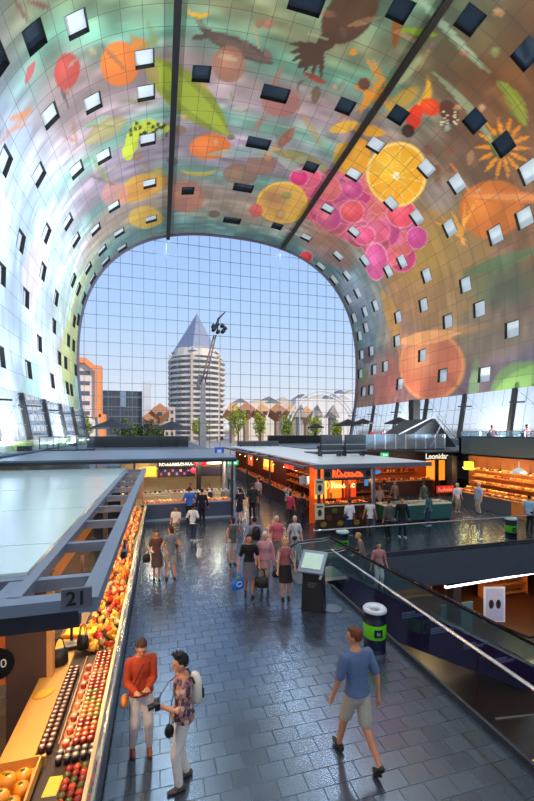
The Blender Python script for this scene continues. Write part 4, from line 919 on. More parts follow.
HOT = [((.90, .42, .14), 'Orange'), ((.72, .22, .10), 'Red brown'), ((.95, .70, .30), 'Yellow'), ((.50, .18, .10), 'Dark brown')]
goods(7.2, 9.6, 16.95, 1.2, 14, 'c1', HOT, 'snack', 'on the front sill of the glowing stall', 2, name='snack', r=(.08, .07, .06))
for i in range(46):
    k = random.randrange(4); place(('c1', 'snack', k), None, (7.45 + .3 * (i % 2), 19.6 + i * .4, 1.0), '%s snack heaped on the aisle side worktop' % HOT[k][1], 0, '%s snacks of the aisle side' % HOT[k][1])
t = thing('stall_shelf', 'slanting wooden goods shelf along the glowing stall side', 'shelf', (8.6, 22.5, 0))
for z in (1.3, 1.7, 2.1): mb = MB(); mb.box(-.25, .25, -3, 3, z, z + .05); mb.build('shelf_board', M((.80, .42, .16), .5), t)
for y in (-3, 3): mb = MB(); mb.box(-.25, .25, y - .03, y + .03, 0, 2.15); mb.build('side_panel', M((.5, .26, .12), .5), t)
for z in (1.35, 1.75):
    for i in range(20): place(('c1', 'snack', i % 4), None, (8.55, 19.8 + i * .29, z), '%s snack on the slanting shelf boards' % HOT[i % 4][1], 0, '%s snacks on the slanting shelf' % HOT[i % 4][1])
# ------------------------------------------------------------------ teal fish counter and the shops behind
t = thing('display_counter', 'teal green counter with pale lit tray behind the standing people', 'counter', (11.3, 17.0, 0)); o = (11.3, 17.0)
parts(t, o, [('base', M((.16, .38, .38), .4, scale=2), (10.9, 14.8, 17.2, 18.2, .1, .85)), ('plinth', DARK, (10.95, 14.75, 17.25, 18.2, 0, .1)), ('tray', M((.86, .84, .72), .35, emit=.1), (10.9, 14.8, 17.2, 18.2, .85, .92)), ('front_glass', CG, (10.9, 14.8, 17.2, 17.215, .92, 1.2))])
goods(11.0, 14.7, 17.4, .92, 18, 'd', [((.92, .88, .78), 'Pale'), ((.86, .62, .40), 'Salmon pink'), ((.55, .60, .62), 'Grey')], 'fish piece', 'on the teal counter', 3, .2, name='fish_piece', r=(.11, .05, .03))
t = thing('display_rack', 'brown tiered display rack between the teal counter and the post', 'rack', (10.6, 19.2, 0)); o = (10.6, 19.2)
parts(t, o, [('base', M((.30, .16, .10), .5), (10.0, 12.6, 19.3, 20.1, 0, .9)), ('tier', M((.85, .50, .22), .5), (10.0, 12.6, 19.3, 20.1, .9, .95)), ('tier', M((.85, .50, .22), .5), (10.0, 12.6, 19.6, 20.1, 1.2, 1.25)), ('tier_back', M((.35, .18, .10), .5), (10.0, 12.6, 20.1, 20.15, 0, 1.5))])
goods(10.1, 12.5, 19.42, .95, 12, 'e', HOT, 'loaf', 'on the brown tiered rack', 1, name='loaf'); goods(10.1, 12.5, 19.8, 1.25, 12, 'e', HOT, 'loaf', 'on the brown tiered rack', 1, name='loaf')
# back shop with dark fascia and lettering
o = (15, 24); t = thing('market_stall', 'dark fronted sweet shop with amber interior under white name lettering', 'market stall', (15, 24, 0))
parts(t, o, [('fascia', M((.09, .08, .13), .5), (10.0, 21.6, 24.0, 24.2, 2.55, 3.25)), ('back_wall', M((.62, .26, .10), .5, scale=2.5, var=.5), (10.0, 21.6, 26.4, 26.5, 0, 3.1)), ('ceiling_panel', DARK, (10, 21.6, 24.2, 26.4, 3.15, 3.2)),
 ('counter', M((.25, .12, .10), .5, scale=3, var=.5), (10.4, 19.4, 24.5, 25.1, 0, 1.05)), ('counter_top', M((.82, .52, .28), .4), (10.4, 19.4, 24.45, 25.1, 1.05, 1.1)), ('orange_panel', M((1, .55, .14), .5, emit=1.2), (19.6, 21.2, 25.4, 25.5, .9, 2.5)), ('shelf', M((.72, .40, .2), .5), (10.4, 19.4, 26.0, 26.4, 1.5, 1.55), (10.4, 19.4, 26.0, 26.4, 2.0, 2.05)), ('post', DARK, (19.4, 19.6, 24.1, 24.3, 0, 2.55))])
text('Leonidas', .55, M((.95, .92, .82), .5, emit=1.2), (19.35 - 15, 23.985 - 24, 2.83), FACE, t, name='name_lettering', bold=.008)
for k in range(12): pend(10.8 + k * .78, 24.8, 2.15, 'round warm lamp hanging above the sweet shop counter', .4, .13, 9, (.5, .25, .1), p=20 if k % 2 else 0, group='lamps above the sweet shop counter')
goods(10.5, 19.3, 24.6, 1.1, 44, 'f', HOT + [((.95, .86, .66), 'Cream')], 'box', 'on the sweet shop counter', 2, .22, name='sweet_box', r=(.10, .08, .09))
goods(10.5, 19.3, 26.2, 1.55, 36, 'g', HOT + [((.95, .86, .66), 'Cream')], 'tin', 'on the sweet shop wall shelves', 1, name='tin', r=(.09, .08, .12)); goods(10.5, 19.3, 26.2, 2.05, 36, 'g', HOT + [((.95, .86, .66), 'Cream')], 'tin', 'on the sweet shop wall shelves', 1, name='tin', r=(.09, .08, .12))
t = thing('hanging_sign', 'light blue figure shaped sign at the rack behind the teal counter', 'sign', (10.75, 18.9, 2.2)); mb = MB(); mb.ell((0, 0, .25), (.2, .04, .16)); mb.ell((.55, 0, .22), (.34, .04, .13)); mb.box(-.1, .1, -.03, .03, -.5, .2); mb.build('panel', M((.35, .62, .92), .4, emit=.5), t); mb = MB(); mb.box(-.01, .01, -.01, .01, .3, .85); mb.build('cord', DARK, t)
t = thing('hanging_sign', 'white square sign with dark cross near the blue sign', 'sign', (10.35, 18.7, 2.35)); mb = MB(); mb.box(-.18, .18, -.03, .03, -.18, .18); mb.build('panel', M((.85, .88, .92), .4, emit=.4), t); mb = MB(); mb.box(-.12, .12, -.04, -.03, -.03, .03); mb.box(-.03, .03, -.04, -.03, -.12, .12); mb.build('cross', DARK, t)
# bakery and butcher under the right gallery
o = (18.6, 17.5); t = thing('market_stall', 'bakery stall with tiers of golden lit loaves under the right gallery', 'market stall', (18.6, 17.5, 0))
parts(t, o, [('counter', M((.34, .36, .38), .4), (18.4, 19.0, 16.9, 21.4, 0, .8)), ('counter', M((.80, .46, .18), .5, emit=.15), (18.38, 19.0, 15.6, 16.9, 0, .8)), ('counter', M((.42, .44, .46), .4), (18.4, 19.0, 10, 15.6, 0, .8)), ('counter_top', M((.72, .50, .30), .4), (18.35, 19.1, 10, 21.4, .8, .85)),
 ('tier', M((.85, .55, .24), .5), (19.3, 20.3, 16.2, 21.3, .85, .95)), ('tier', M((.85, .55, .24), .5), (19.6, 20.3, 16.2, 21.3, 1.3, 1.35)), ('tier', M((.85, .55, .24), .5), (19.9, 20.3, 16.2, 21.3, 1.7, 1.75)), ('tier', M((.85, .55, .24), .5), (19.9, 20.3, 16.2, 21.3, 2.1, 2.15)), ('back_wall', M((.70, .40, .16), .5, scale=2, var=.4), (20.3, 20.4, 9, 22, 0, 3.0)),
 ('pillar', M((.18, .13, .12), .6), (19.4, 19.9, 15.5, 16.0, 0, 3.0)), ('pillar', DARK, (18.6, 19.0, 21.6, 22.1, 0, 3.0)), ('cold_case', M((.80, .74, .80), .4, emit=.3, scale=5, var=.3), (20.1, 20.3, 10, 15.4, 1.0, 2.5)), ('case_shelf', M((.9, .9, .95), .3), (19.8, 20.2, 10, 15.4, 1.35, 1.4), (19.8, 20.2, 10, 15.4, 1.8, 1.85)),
 ('yellow_lamp', M((1, .85, .2), .4, emit=1.5), (18.9, 19.2, 20.4, 20.9, 2.2, 2.7))])
GLD = [((.95, .62, .22), 'Golden'), ((.98, .78, .40), 'Pale golden'), ((.72, .36, .14), 'Brown')]
def goodsy(y0, y1, x, z, n, key, colors, what, where, name, r):
    for i in range(n):
        k = random.randrange(len(colors)); c = colors[k]
        place((key, name, k), lambda: lump(name, M(c[0], .5), 'bread' if name == 'bread_loaf' else 'meat', r), (x, y0 + (y1 - y0) * (i + .5) / n, z), '%s %s %s' % (c[1], what, where), random.random() * 3, '%s %s %s' % (c[1], what, where))
for (x, z) in ((19.4, .95), (19.65, 1.35), (20.05, 1.75), (20.05, 2.15), (18.7, .85)): goodsy(16.3, 21.2, x, z, 22, 'bk', GLD, 'loaf', 'on the bakery %s' % {.95: 'low tier', 1.35: 'second tier', 1.75: 'third tier', 2.15: 'top tier', .85: 'counter'}[z], 'bread_loaf', (.12, .10, .08))
goodsy(10.2, 15.4, 18.7, .85, 26, 'mt', [((.80, .34, .30), 'Red'), ((.90, .66, .60), 'Pink'), ((.92, .88, .84), 'White')], 'cut', 'on the cold counter at the right edge', 'meat_cut', (.11, .09, .06))
for z in (1.4, 1.85): goodsy(10.2, 15.2, 19.95, z, 18, 'mt', [((.80, .34, .30), 'Red'), ((.90, .66, .60), 'Pink'), ((.92, .88, .84), 'White')], 'cut', 'on the cold case shelves at the right edge', 'meat_cut', (.11, .09, .06))
for k in range(6): pend(18.9, 16.2 + k * .95, 2.35, 'small spot lamp in the row over the bakery tiers', .5, .09, 14, (.1, .1, .1), p=34, group='lamps over the bakery tiers')
for k in range(3): lamp('AREA', (19.2, 11 + 2 * k, 2.85), 26, (1, .84, .86), .8, name='case_light')
t = thing('dome_lamp', 'white dome lamp over the bakery counter', 'lamp', (18.9, 16.9, 2.35)); mb = MB(); mb.lathe([(.03, .62), (.03, .3), (.12, .27), (.34, .12), (.40, 0), (.37, 0), (.3, .1)], n=20); mb.build('shade', M((.88, .90, .90), .3), t, smooth=True)
t = thing('sign_banner', 'red sign with pale strokes on the low stand by the elderly couple', 'sign', (17.8, 21.3, .9)); mb = MB(); mb.box(-.65, .65, -.03, .03, -.22, .22); mb.build('panel', M((.78, .16, .08), .5, emit=.4), t); strokes(M((.95, .62, .5), .5, emit=.5), (0, -.04, 0), 1.1, .26, 8, t, .018, 'lettering', 4)
mb = MB(); mb.box(-.62, -.56, -.02, .02, -.9, -.2); mb.box(.56, .62, -.02, .02, -.9, -.2); mb.build('leg_frame', DARK, t)
# ------------------------------------------------------------------ upper decks
o_ = [('floor_upper_left', (-9.3, -7.9, Y0, 31, 3.3, 3.4)), ('floor_upper_back_left', (-10.0, 4.0, 30.6, 55, 3.05, 3.2)), ('floor_upper_back_right', (12.0, 29.8, 31, 55, 3.05, 3.2)), ('floor_upper_right', (17.5, 29.8, 22.9, 31, 3.2, 3.3)), ('floor_gallery_right', (20.5, 29.8, Y0, 22.8, 3.55, 3.7))]
for nm, q in o_: mb = MB(); mb.box(*q); struct(nm, mb, M((.34, .38, .42), .5, scale=1))
mb = MB(); mb.box(20.3, 20.5, 4, 22.9, 3.1, 4.22); struct('trim_gallery', mb, M((.26, .32, .34), .5, scale=.8))
mb = MB(); mb.box(20.3, 29.5, 22.7, 22.9, 3.1, 4.22); struct('trim_gallery', mb, M((.26, .32, .34), .5, scale=.8))
RG = glass_mat((.80, .86, .90), .05, .05, .35, 'deck_glass', (.46, .52, .58)); WP = M((.84, .87, .9), .4)
balustrade('grey glass balustrade with white posts on the deck below the stair gable', (13.6, 24.2, 3.28), (20.2, 24.2, 3.28), 8, 1.15, m=RG, posts=True, postm=WP)
balustrade('clear glass rail on the gallery above the bakery', (20.42, 8.0, 4.22), (20.42, 22.8, 4.22), 9, .42, m=glass_mat((.75, .88, .95), .05, .03, .12, 'gallery_glass', (.4, .6, .7)), posts=True)
balustrade('thin dark rail on the roof by the left wall', (-8.2, 30.8, 3.25), (-8.2, 46, 3.25), 8, 1.0, m=glass_mat((.85, .9, .9), .04, .03, .03, 'left_glass'), posts=True, postm=DARK, railm=DARK)
balustrade('thin dark cross rail on the roof at the left', (-8.2, 30.8, 3.25), (-4.6, 30.8, 3.25), 3, 1.0, m=glass_mat((.85, .9, .9), .04, .03, .03, 'left_glass'), posts=True, postm=DARK, railm=DARK)
def planter(label, x0, x1, y, z, h, dpt=.5, plants=False):
    t = thing('privacy_screen', label, 'screen', ((x0 + x1) / 2, y, z)); w_ = (x1 - x0) / 2
    mb = MB(); mb.box(-w_, w_, -dpt / 2, dpt / 2, .05, h); mb.build('screen_panel', M((.10, .12, .14), .6, scale=6, var=.5), t)
    mb = MB(); mb.box(-w_, w_, -dpt / 2 - .02, dpt / 2 + .02, h, h + .05); mb.build('top_rail', M((.16, .2, .24), .4), t)
    for k in range(int(w_ * 2 / 1.5) + 1): mb = MB(); x = -w_ + k * 1.5; mb.box(x, x + .06, -dpt / 2 - .03, -dpt / 2, 0, h); mb.build('post', DARK, t)
planter('long dark planter screen across the far end of the left roofs', -6.0, 2.5, 36.5, 3.2, .98)
planter('dark planter screen at the far end of the right roof', 12.2, 19.5, 44, 3.2, .95); planter('low dark screen close beside the lamp mast', 7.6, 11.6, 38.0, 3.13, .5)
for k, (x, lb) in enumerate([(10.0, 'dark high backed bench on the right roof, left of the pair'), (11.6, 'dark high backed bench on the right roof, right of the pair')]):
    t = thing('lounge_bench', lb, 'bench', (x, 22, 3.13)); w_ = .72
    mb = MB(); mb.box(-w_, w_, -.3, .3, .45, .62); mb.build('seat', M((.06, .06, .07), .7), t, bevel=.04); mb = MB(); mb.box(-w_, w_, -.34, -.2, .30, 1.3); mb.build('backrest', M((.09, .09, .10), .7, scale=4, var=.4), t, bevel=.04)
    for s_ in (-w_ + .1, w_ - .1): mb = MB(); mb.box(s_ - .03, s_ + .03, -.28, .28, 0, .45); mb.build('leg', DARK, t)
    mb = MB(); mb.tube([(-w_, -.42, .72), (w_, -.42, .72)], .03); mb.tube([(-w_, -.42, .35), (w_, -.42, .35)], .03); mb.build('rail', STEEL, t)
# gable of the stair
t = thing('stair_gable', 'dark triangular stair roof with pale rails above the grey balustrade', 'stair', (18.6, 26, 3.3))
mb = MB(); mb.add([(-1.6, 0, .1), (4.2, 0, .1), (2.2, 0, 2.35), (-1.6, 4, .1), (4.2, 4, .1), (2.2, 4, 2.35)], [(0, 1, 2), (5, 4, 3), (0, 2, 5, 3), (1, 4, 5, 2), (0, 3, 4, 1)]); mb.build('gable', M((.16, .17, .18), .6), t)
for a, b in (((-1.6, -.1, .9), (2.2, -.1, 2.6)), ((2.2, -.1, 2.6), (4.2, -.1, .7)), ((1.7, -.1, .1), (3.6, -.1, 3.6))): mb = MB(); mb.tube([a, b], .05, 6); mb.build('rail', WP, t)
mb = MB(); mb.box(3.2, 3.9, 4.1, 4.8, -.0, 4.2); mb.build('pillar', M((.05, .05, .06), .5), t)
def parasol(x, y, z, r, h, label):
    t = thing('parasol', label, 'parasol', (x, y, z))
    mb = MB(); n = 8; vs = [(0, 0, h + r * .42)] + [(r*math.cos(2*PI*k/n), r*math.sin(2*PI*k/n), h) for k in range(n)] + [(r*math.cos(2*PI*k/n), r*math.sin(2*PI*k/n), h - .12) for k in range(n)]
    mb.add(vs, [(0, 1+k, 1+(k+1) % n) for k in range(n)] + [(1+k, 9+k, 9+(k+1) % n, 1+(k+1) % n) for k in range(n)]); mb.build('canopy', M((.13, .14, .17), .7, var=.3), t)
    mb = MB(); mb.lathe([(0, 0), (.035, 0), (.035, h + r * .4), (0, h + r * .4)], n=8); mb.build('pole', DARK, t)
    mb = MB(); mb.lathe([(0, 0), (.3, 0), (.3, .06), (0, .08)], n=12); mb.build('base', DARK, t)
    return t
for px_, pyb, Y_, r, lb in [(112, 428, 48, 2.5, 'dark open parasol, the left of the two in front of the trees'), (172, 429, 48, 2.3, 'dark open parasol standing left of the lamp mast'), (316, 427, 50, 1.2, 'small dark parasol in front of the station arc'),
    (348, 425, 46, 1.9, 'dark parasol next to the right edge of the glass front'), (363, 423, 44, 1.4, 'dark parasol under the first right window bay'), (399, 423, 40, 1.7, 'dark parasol beside the stair gable')]:
    p = on_y(px_, pyb, Y_); parasol(p.x, Y_, 3.2, r, p.z - 3.2, lb)
def table_set(x, y, z, label):
    t = thing('bistro_table', label, 'table', (x, y, z)); mb = MB(); mb.box(-.5, .5, -.35, .35, .70, .74); mb.build('tabletop', M((.12, .09, .08), .5), t)
    mb = MB(); mb.box(-.04, .04, -.04, .04, 0, .7); mb.build('pole', DARK, t); mb = MB(); mb.box(-.3, .3, -.25, .25, 0, .03); mb.build('base', DARK, t)
table_set(21.5, 19.6, 3.7, 'dark table between the two seated gallery guests'); table_set(21.5, 17.2, 3.7, 'dark table at the right picture edge on the gallery')
# exit sign boxes
for k, (x, y, z, lb) in enumerate([(-8.6, 29.5, 3.4, 'small green exit sign box on the left roof edge'), (3.95, 21.5, 2.75, 'small green exit sign at the corner of the cream walled stall'), (14.0, 22.3, 3.0, 'small green exit sign below the grey deck balustrade')]):
    t = thing('exit_sign', lb, 'sign', (x, y, z)); mb = MB(); mb.box(-.28, .28, -.05, .05, 0, .26); mb.build('box', M((.10, .72, .42), .4, emit=.9), t); mb = MB(); mb.box(-.14, -.05, -.06, -.05, .06, .2); mb.box(.03, .16, -.06, -.05, .08, .17); mb.build('pictogram', M((.9, 1, .95), .4, emit=1), t)
    if k: mb = MB(); mb.box(-.01, .01, -.01, .01, .26, .4); mb.build('bracket', DARK, t)
t = thing('blue_sign', 'small blue square sign hanging beside the exit sign over the aisle', 'sign', (3.75, 25.5, 3.0)); mb = MB(); mb.box(-.3, .3, -.04, .04, 0, .6); mb.build('panel', M((.12, .34, .72), .4, emit=.3), t); mb = MB(); mb.box(-.14, .14, -.05, -.04, .15, .45); mb.build('mark', WHITE, t)
mb = MB(); mb.lathe([(0, 0), (.9, 0), (.9, .02), (0, .02)], n=30)
# ------------------------------------------------------------------ the town outside
BR = M((.62, .52, .44), .7, scale=.3)
def hexpts(r, n, ph=0): return [(r*math.cos(2*PI*k/n + ph), r*math.sin(2*PI*k/n + ph)) for k in range(n)]
tw = thing('apartment_tower', 'tall polygonal apartment tower with balcony rings and a pointed grey roof', 'tower', (19.4, 215, 0))
def prism(mb, r, n, z0, z1, ph=0, r1=None):
    a = hexpts(r, n, ph); b = hexpts(r if r1 is None else r1, n, ph); vs = [(x, y, z0) for x, y in a] + [(x, y, z1) for x, y in b]
    return mb.add(vs, [(k, (k+1) % n, (k+1) % n + n, k + n) for k in range(n)] + [tuple(range(n-1, -1, -1)), tuple(range(n, 2*n))])
mb = MB(); prism(mb, 14.4, 6, 0, 44, .26); mb.build('core', M((.70, .66, .62), .7, scale=.2), tw)
for k in range(15):
    z = 2.2 + k * 2.8; mb = MB(); prism(mb, 15.4, 18, z, z + 1.15, .26); mb.build('balcony_ring', M((.84, .82, .79), .7, scale=.5, var=.2), tw)
    mb = MB()
    for a in range(6):
        a0 = .26 + 2*PI*(a + .0)/6; a1 = .26 + 2*PI*(a + 1)/6; p0 = Vector((14.5*math.cos(a0), 14.5*math.sin(a0), 0)); p1 = Vector((14.5*math.cos(a1), 14.5*math.sin(a1), 0))
        for q in (.12, .32, .54, .76): p = p0.lerp(p1, q); r_ = p0.lerp(p1, q + .13); mb.beam((p.x, p.y, z + 1.7), (r_.x, r_.y, z + 1.7), .2, 1.3)
    mb.build('window_row', M((.46, .50, .56), .3), tw)
mb = MB()
for a in range(6): a0 = .26 + 2*PI*a/6; mb.box(14.9*math.cos(a0) - .6, 14.9*math.cos(a0) + .6, 14.9*math.sin(a0) - .6, 14.9*math.sin(a0) + .6, 0, 45)
mb.build('corner_pier', M((.76, .70, .64), .7), tw)
mb = MB(); prism(mb, 14.0, 18, 44, 48.5, .26, 12.4); mb.build('upper_storey', M((.84, .80, .74), .6), tw)
mb = MB(); prism(mb, 14.4, 6, 46.2, 47.0, .26, 13.2); prism(mb, 13.2, 6, 47.0, 69, .26, .15); mb.build('roof', M((.52, .56, .64), .5, .1, scale=.4), tw)
t = thing('office_building', 'cream office building with orange rounded edge frame left of the glass front', 'building', (-27, 140, 0))
mb = MB(); mb.add([(-16, 0, 0), (6.2, 0, 0), (6.2, 0, 24.5), (3.5, 0, 27.5), (-16, 0, 27.5), (-16, 16, 0), (6.2, 16, 0), (6.2, 16, 24.5), (3.5, 16, 27.5), (-16, 16, 27.5)], [(4, 3, 2, 1, 0), (5, 6, 7, 8, 9), (1, 2, 7, 6), (2, 3, 8, 7), (3, 4, 9, 8)]); mb.build('wall', M((.92, .86, .80), .7, scale=.3), t)
for k in range(7): mb = MB(); z = 3.6 + k * 3.3; mb.box(-14, 4.6, -.12, .05, z, z + 1.3); mb.build('window_band', M((.40, .40, .44), .3), t)
mb = MB(); mb.beam((3.2, -.6, 28.2), (7.4, -.6, 24.6), 1.6, 1.8, up=(0, 1, 0)); mb.box(-10, 3.6, -1.4, .8, 27.2, 28.9); mb.box(6.4, 8.2, -1.6, 3, 9.5, 26.5); mb.box(7.6, 9.4, -1.6, 3, 0, 10.5); mb.build('orange_frame', M((.96, .60, .36), .5), t)
mb = MB(); mb.box(2.0, 6.4, -2, 6, 0, 8.5); mb.build('low_wing', M((.90, .88, .84), .7), t); mb = MB(); mb.box(-6, 1.2, -.3, 0, 24.4, 27.2); mb.build('blue_glass', M((.18, .32, .62), .2), t)
t = thing('glass_office_block', 'dark glass office block with a lighter strip, behind the left parasols', 'building', (-14.4, 170, 0))
mb = MB(); mb.box(-8, 8, 0, 14, 0, 21.5); mb.build('wall', M((.27, .30, .34), .35, scale=.6, var=.4), t)
for k in range(10): mb = MB(); x = -8 + k * 1.62; mb.box(x, x + .2, -.15, .05, 1, 21.5); mb.build('mullion', M((.34, .38, .42), .4), t)
for k in range(5): mb = MB(); z = 3 + k * 3.9; mb.box(-8, 8, -.2, .05, z, z + .35); mb.build('floor_band', M((.46, .50, .54), .4), t)
mb = MB(); mb.box(-1.3, .9, -.3, 0, 15, 21.3); mb.build('light_panel', M((.50, .58, .68), .3), t)
mb = MB(); mb.box(-1.9, 1.4, 0, 8, 0, 25.4); tag(mb.build('slab_tower', M((.80, .82, .84), .6), loc=(-5.2, 168, 0)), 'narrow pale windowless slab tower beside the dark glass block', 'tower')
t = thing('apartment_block', 'pale low apartment block with dark windows left of the pointed tower', 'building', (2.0, 190, 0)); mb = MB(); mb.box(-5, 5, 0, 10, 0, 16.5); mb.build('wall', M((.78, .72, .66), .7), t)
for k in range(4):
    for q in range(4): mb = MB(); mb.box(-4 + q * 2.3, -2.8 + q * 2.3, -.1, .05, 3 + k * 3.4, 4.6 + k * 3.4); mb.build('window', M((.28, .30, .34), .3), t)
# tilted cube houses
CY = M((.78, .58, .38), .6, scale=.5, var=.2); CO = M((.68, .46, .30), .6, scale=.5, var=.2)
hang = ['leftmost', 'second', 'third', 'fourth', 'fifth', 'sixth', 'seventh', 'eighth']
Rm = Matrix.Rotation(math.atan(math.sqrt(2)), 3, 'X') @ Matrix.Rotation(PI / 4, 3, 'Z')
for k in range(8):
    p = on_y([160, 232, 246, 261, 277, 291, 152, 306][k], [414, 413, 412, 413, 413, 414, 421, 416][k], 165); s_ = 2.6
    t = thing('cube_house', 'brown tilted cube house on a pylon, ' + (['left of the tower near the white slab', 'second one right of the tower', 'third one right of the tower', 'fourth one right of the tower', 'fifth one right of the tower', 'sixth one right of the tower', 'lowest one left of the tower', 'last one in front of the station arc'][k]), 'house', (p.x, 165, 0), .3 * (k % 2))
    mb = MB(); cs = [(-1,-1,-1),(1,-1,-1),(1,1,-1),(-1,1,-1),(-1,-1,1),(1,-1,1),(1,1,1),(-1,1,1)]; mb.hexa([tuple(Matrix.Rotation(math.atan(math.sqrt(2)), 3, Vector((1, 0, 0))) @ (Matrix.Rotation(PI/4, 3, 'Z') @ Vector(c)) * s_) for c in cs]); mb.build('cube', CY if k % 2 else CO, t, loc=(0, 0, p.z))
    mb = MB(); mb.lathe([(1.3, 0), (1.3, p.z - 3.5)], n=6); mb.build('pylon', BR, t); mb = MB(); mb.box(-.8, .8, -4.0, -3.2, p.z - .9, p.z + .6); mb.build('window', M((.25, .26, .3), .3), t)
for k, (a, b, yt, yb2, Yd, c_) in enumerate([(232, 282, 401, 408, 210, (.88, .84, .78)), (262, 305, 399, 409, 225, (.86, .80, .72)), (296, 350, 397, 412, 200, (.90, .88, .86)), (336, 356, 392, 402, 240, (.88, .90, .92))]):
    p = on_y(a, yb2, Yd); q = on_y(b, yt, Yd); t = thing('long_building', 'pale long roofed building beyond the cube houses, ' + ['nearest the tower', 'second from the tower', 'behind the station arc', 'farthest right'][k], 'building', ((p.x + q.x) / 2, Yd, 0)); w_ = (q.x - p.x) / 2
    mb = MB(); mb.box(-w_, w_, 0, 8, 0, q.z - 1.5); mb.build('wall', M(c_, .7, scale=.2), t)
    n = max(2, int(w_ / 4))
    for i in range(n):
        x = -w_ + 2 * w_ * i / n; x2 = x + 2 * w_ / n; mb = MB(); z = q.z - 1.5; mb.add([(x, 0, z), (x2, 0, z), ((x+x2)/2, 0, z + 2.6), (x, 8, z), (x2, 8, z), ((x+x2)/2, 8, z + 2.6)], [(0, 1, 2), (5, 4, 3), (0, 2, 5, 3), (1, 4, 5, 2)]); mb.build('roof', M((.80, .76, .70) if i % 2 else (.50, .50, .52), .6), t)
# station arc with cables and tilted roof cones
p = on_y(322, 424, 130); R_ = on_y(358, 424, 130).x - p.x; Hh = on_y(322, 391, 130).z
t = thing('station_arc', 'white lattice arc of the station roof beyond the trees at right', 'station', (p.x, 130, 0))
for dr in (0, 1.3):
    mb = MB(); mb.tube([(-(R_ - dr) * math.cos(PI * i / 24), 0, 2 + (Hh - 2 - dr) * math.sin(PI * i / 24)) for i in range(25)], .28, 6); mb.build('arc_tube', WHITE, t)
for i in range(1, 24): mb = MB(); a = PI * i / 24; a2 = a + PI / 48; mb.beam((-R_*math.cos(a), 0, 2+(Hh-2)*math.sin(a)), (-(R_-1.3)*math.cos(a2), 0, 2+(Hh-3.3)*math.sin(a2)), .16); mb.build('brace', WHITE, t)
for i in range(5): mb = MB(); x = -8 + i * 4; mb.beam((x, 0, 3), (x * 1.5 + 3, 0, 2 + (Hh - 3) * math.sqrt(max(.05, 1 - ((x*1.5+3)/R_)**2))), .18); mb.build('cable', WHITE, t)
for i, x in enumerate((-6.5, 0, 6.5)): mb = MB(); mb.add([(x-2.6, 4, 10), (x+2.6, 4, 10), (x+2.6, 8, 10), (x-2.6, 8, 10), (x+.3, 5, 15)], [(0,1,4),(1,2,4),(2,3,4),(3,0,4),(3,2,1,0)]); mb.box(x-1, x+1, 5, 7, 0, 10); mb.build('roof_cone', M((.62, .58, .54), .6), t)
# trees
def tree(x, y, h, r, c, label, th=.45):
    t = thing('street_tree', label, 'tree', (x, y, 0)); mb = MB(); mb.tube([(0, 0, 0), (.1, 0, h * .3), (0, .1, h * .6)], [.25, .2, .1], 7)
    for k in range(5): a = k * 1.26; mb.tube([(0, 0, h * .35), (r * .5 * math.cos(a), r * .5 * math.sin(a), h * .65)], [.12, .04], 5)
    mb.build('trunk', M((.26, .20, .15), .8), t)
    mb = MB(); rr = random.Random(int(x * 10))
    for k in range(900):
        while True:
            q = Vector((rr.uniform(-1, 1), rr.uniform(-1, 1), rr.uniform(-1, 1)))
            if .3 < q.length < 1: break
        lump_ = .8 + .25 * math.sin(q.x * 5 + x) * math.cos(q.z * 4); c0 = Vector((q.x * r * lump_, q.y * r * lump_, h * .64 + q.z * h * .37 * lump_))
        u = Vector((rr.uniform(-1, 1), rr.uniform(-1, 1), rr.uniform(-1, 1))).normalized() * .24; v = u.cross(Vector((rr.uniform(-1, 1), rr.uniform(-1, 1), 1))).normalized() * .2
        mb.add([c0 - u, c0 + v, c0 + u, c0 - v], [(0, 1, 2, 3)])
    mb.build('foliage', M(c, .7, scale=1.5, var=.35), t)
YG = (.62, .66, .16)
for px_, top, bot, Yd, r, c_, lb in [(238, 402, 440, 95, 2.9, YG, 'yellow green street tree at the right foot of the tower'), (260, 411, 440, 100, 2.0, YG, 'slim yellow green tree in front of the cube houses'), (315, 413, 440, 96, 2.6, YG, 'yellow green tree left of the station arc foot'), (287, 414, 440, 98, 2.2, (.56, .62, .18), 'green tree between the cube houses and the station arc'),
    (337, 418, 440, 92, 1.8, YG, 'small yellow green tree near the right parasol'), (128, 418, 442, 88, 3.4, (.34, .42, .14), 'green tree behind the left parasol'), (146, 420, 442, 90, 3.2, (.24, .30, .12), 'dark green bushy tree between the two left parasols'), (200, 414, 440, 105, 2.6, YG, 'yellow green tree directly behind the lamp mast'), (158, 422, 442, 84, 2.2, (.46, .52, .18), 'low green tree left of the dark parasol'), (84, 415, 440, 90, 2.0, (.58, .64, .24), 'pale green tree before the orange framed building')]:
    p = on_y(px_, top, Yd); tree(p.x, Yd, p.z, r * Yd / 95, c_, lb)
# lamp mast with slanting arm
a = on_y(203, 440, 72); b = on_y(202, 382, 72); c = on_y(215, 335, 72)
t = thing('lamp_mast', 'tall pale lamp mast with slanting jib arm in front of the tower', 'mast', (a.x, 72, 0))
mb = MB(); mb.tube([(0, 0, 0), (0, 0, b.z)], [.62, .42], 10); mb.build('pole', M((.80, .76, .72), .5), t); e_ = c - Vector((a.x, 72, 0)); s0 = Vector((0, 0, b.z - .3))
mb = MB()
for dx in (-.35, .35): mb.tube([s0 + Vector((dx, 0, 0)), e_ + Vector((dx * .5, 0, 0))], .14, 6)
for k in range(7): mb.beam(s0.lerp(e_, k/7) + Vector((-.35, 0, 0)), s0.lerp(e_, (k+1)/7) + Vector((.3, 0, 0)), .12)
mb.build('jib_arm', M((.50, .44, .44), .5), t)
mb = MB(); mb.tube([s0 + Vector((-.9, 0, -.6)), s0 + Vector((-.5, 0, 1.6))], .35, 8); mb.build('counterweight', M((.60, .56, .54), .5), t)
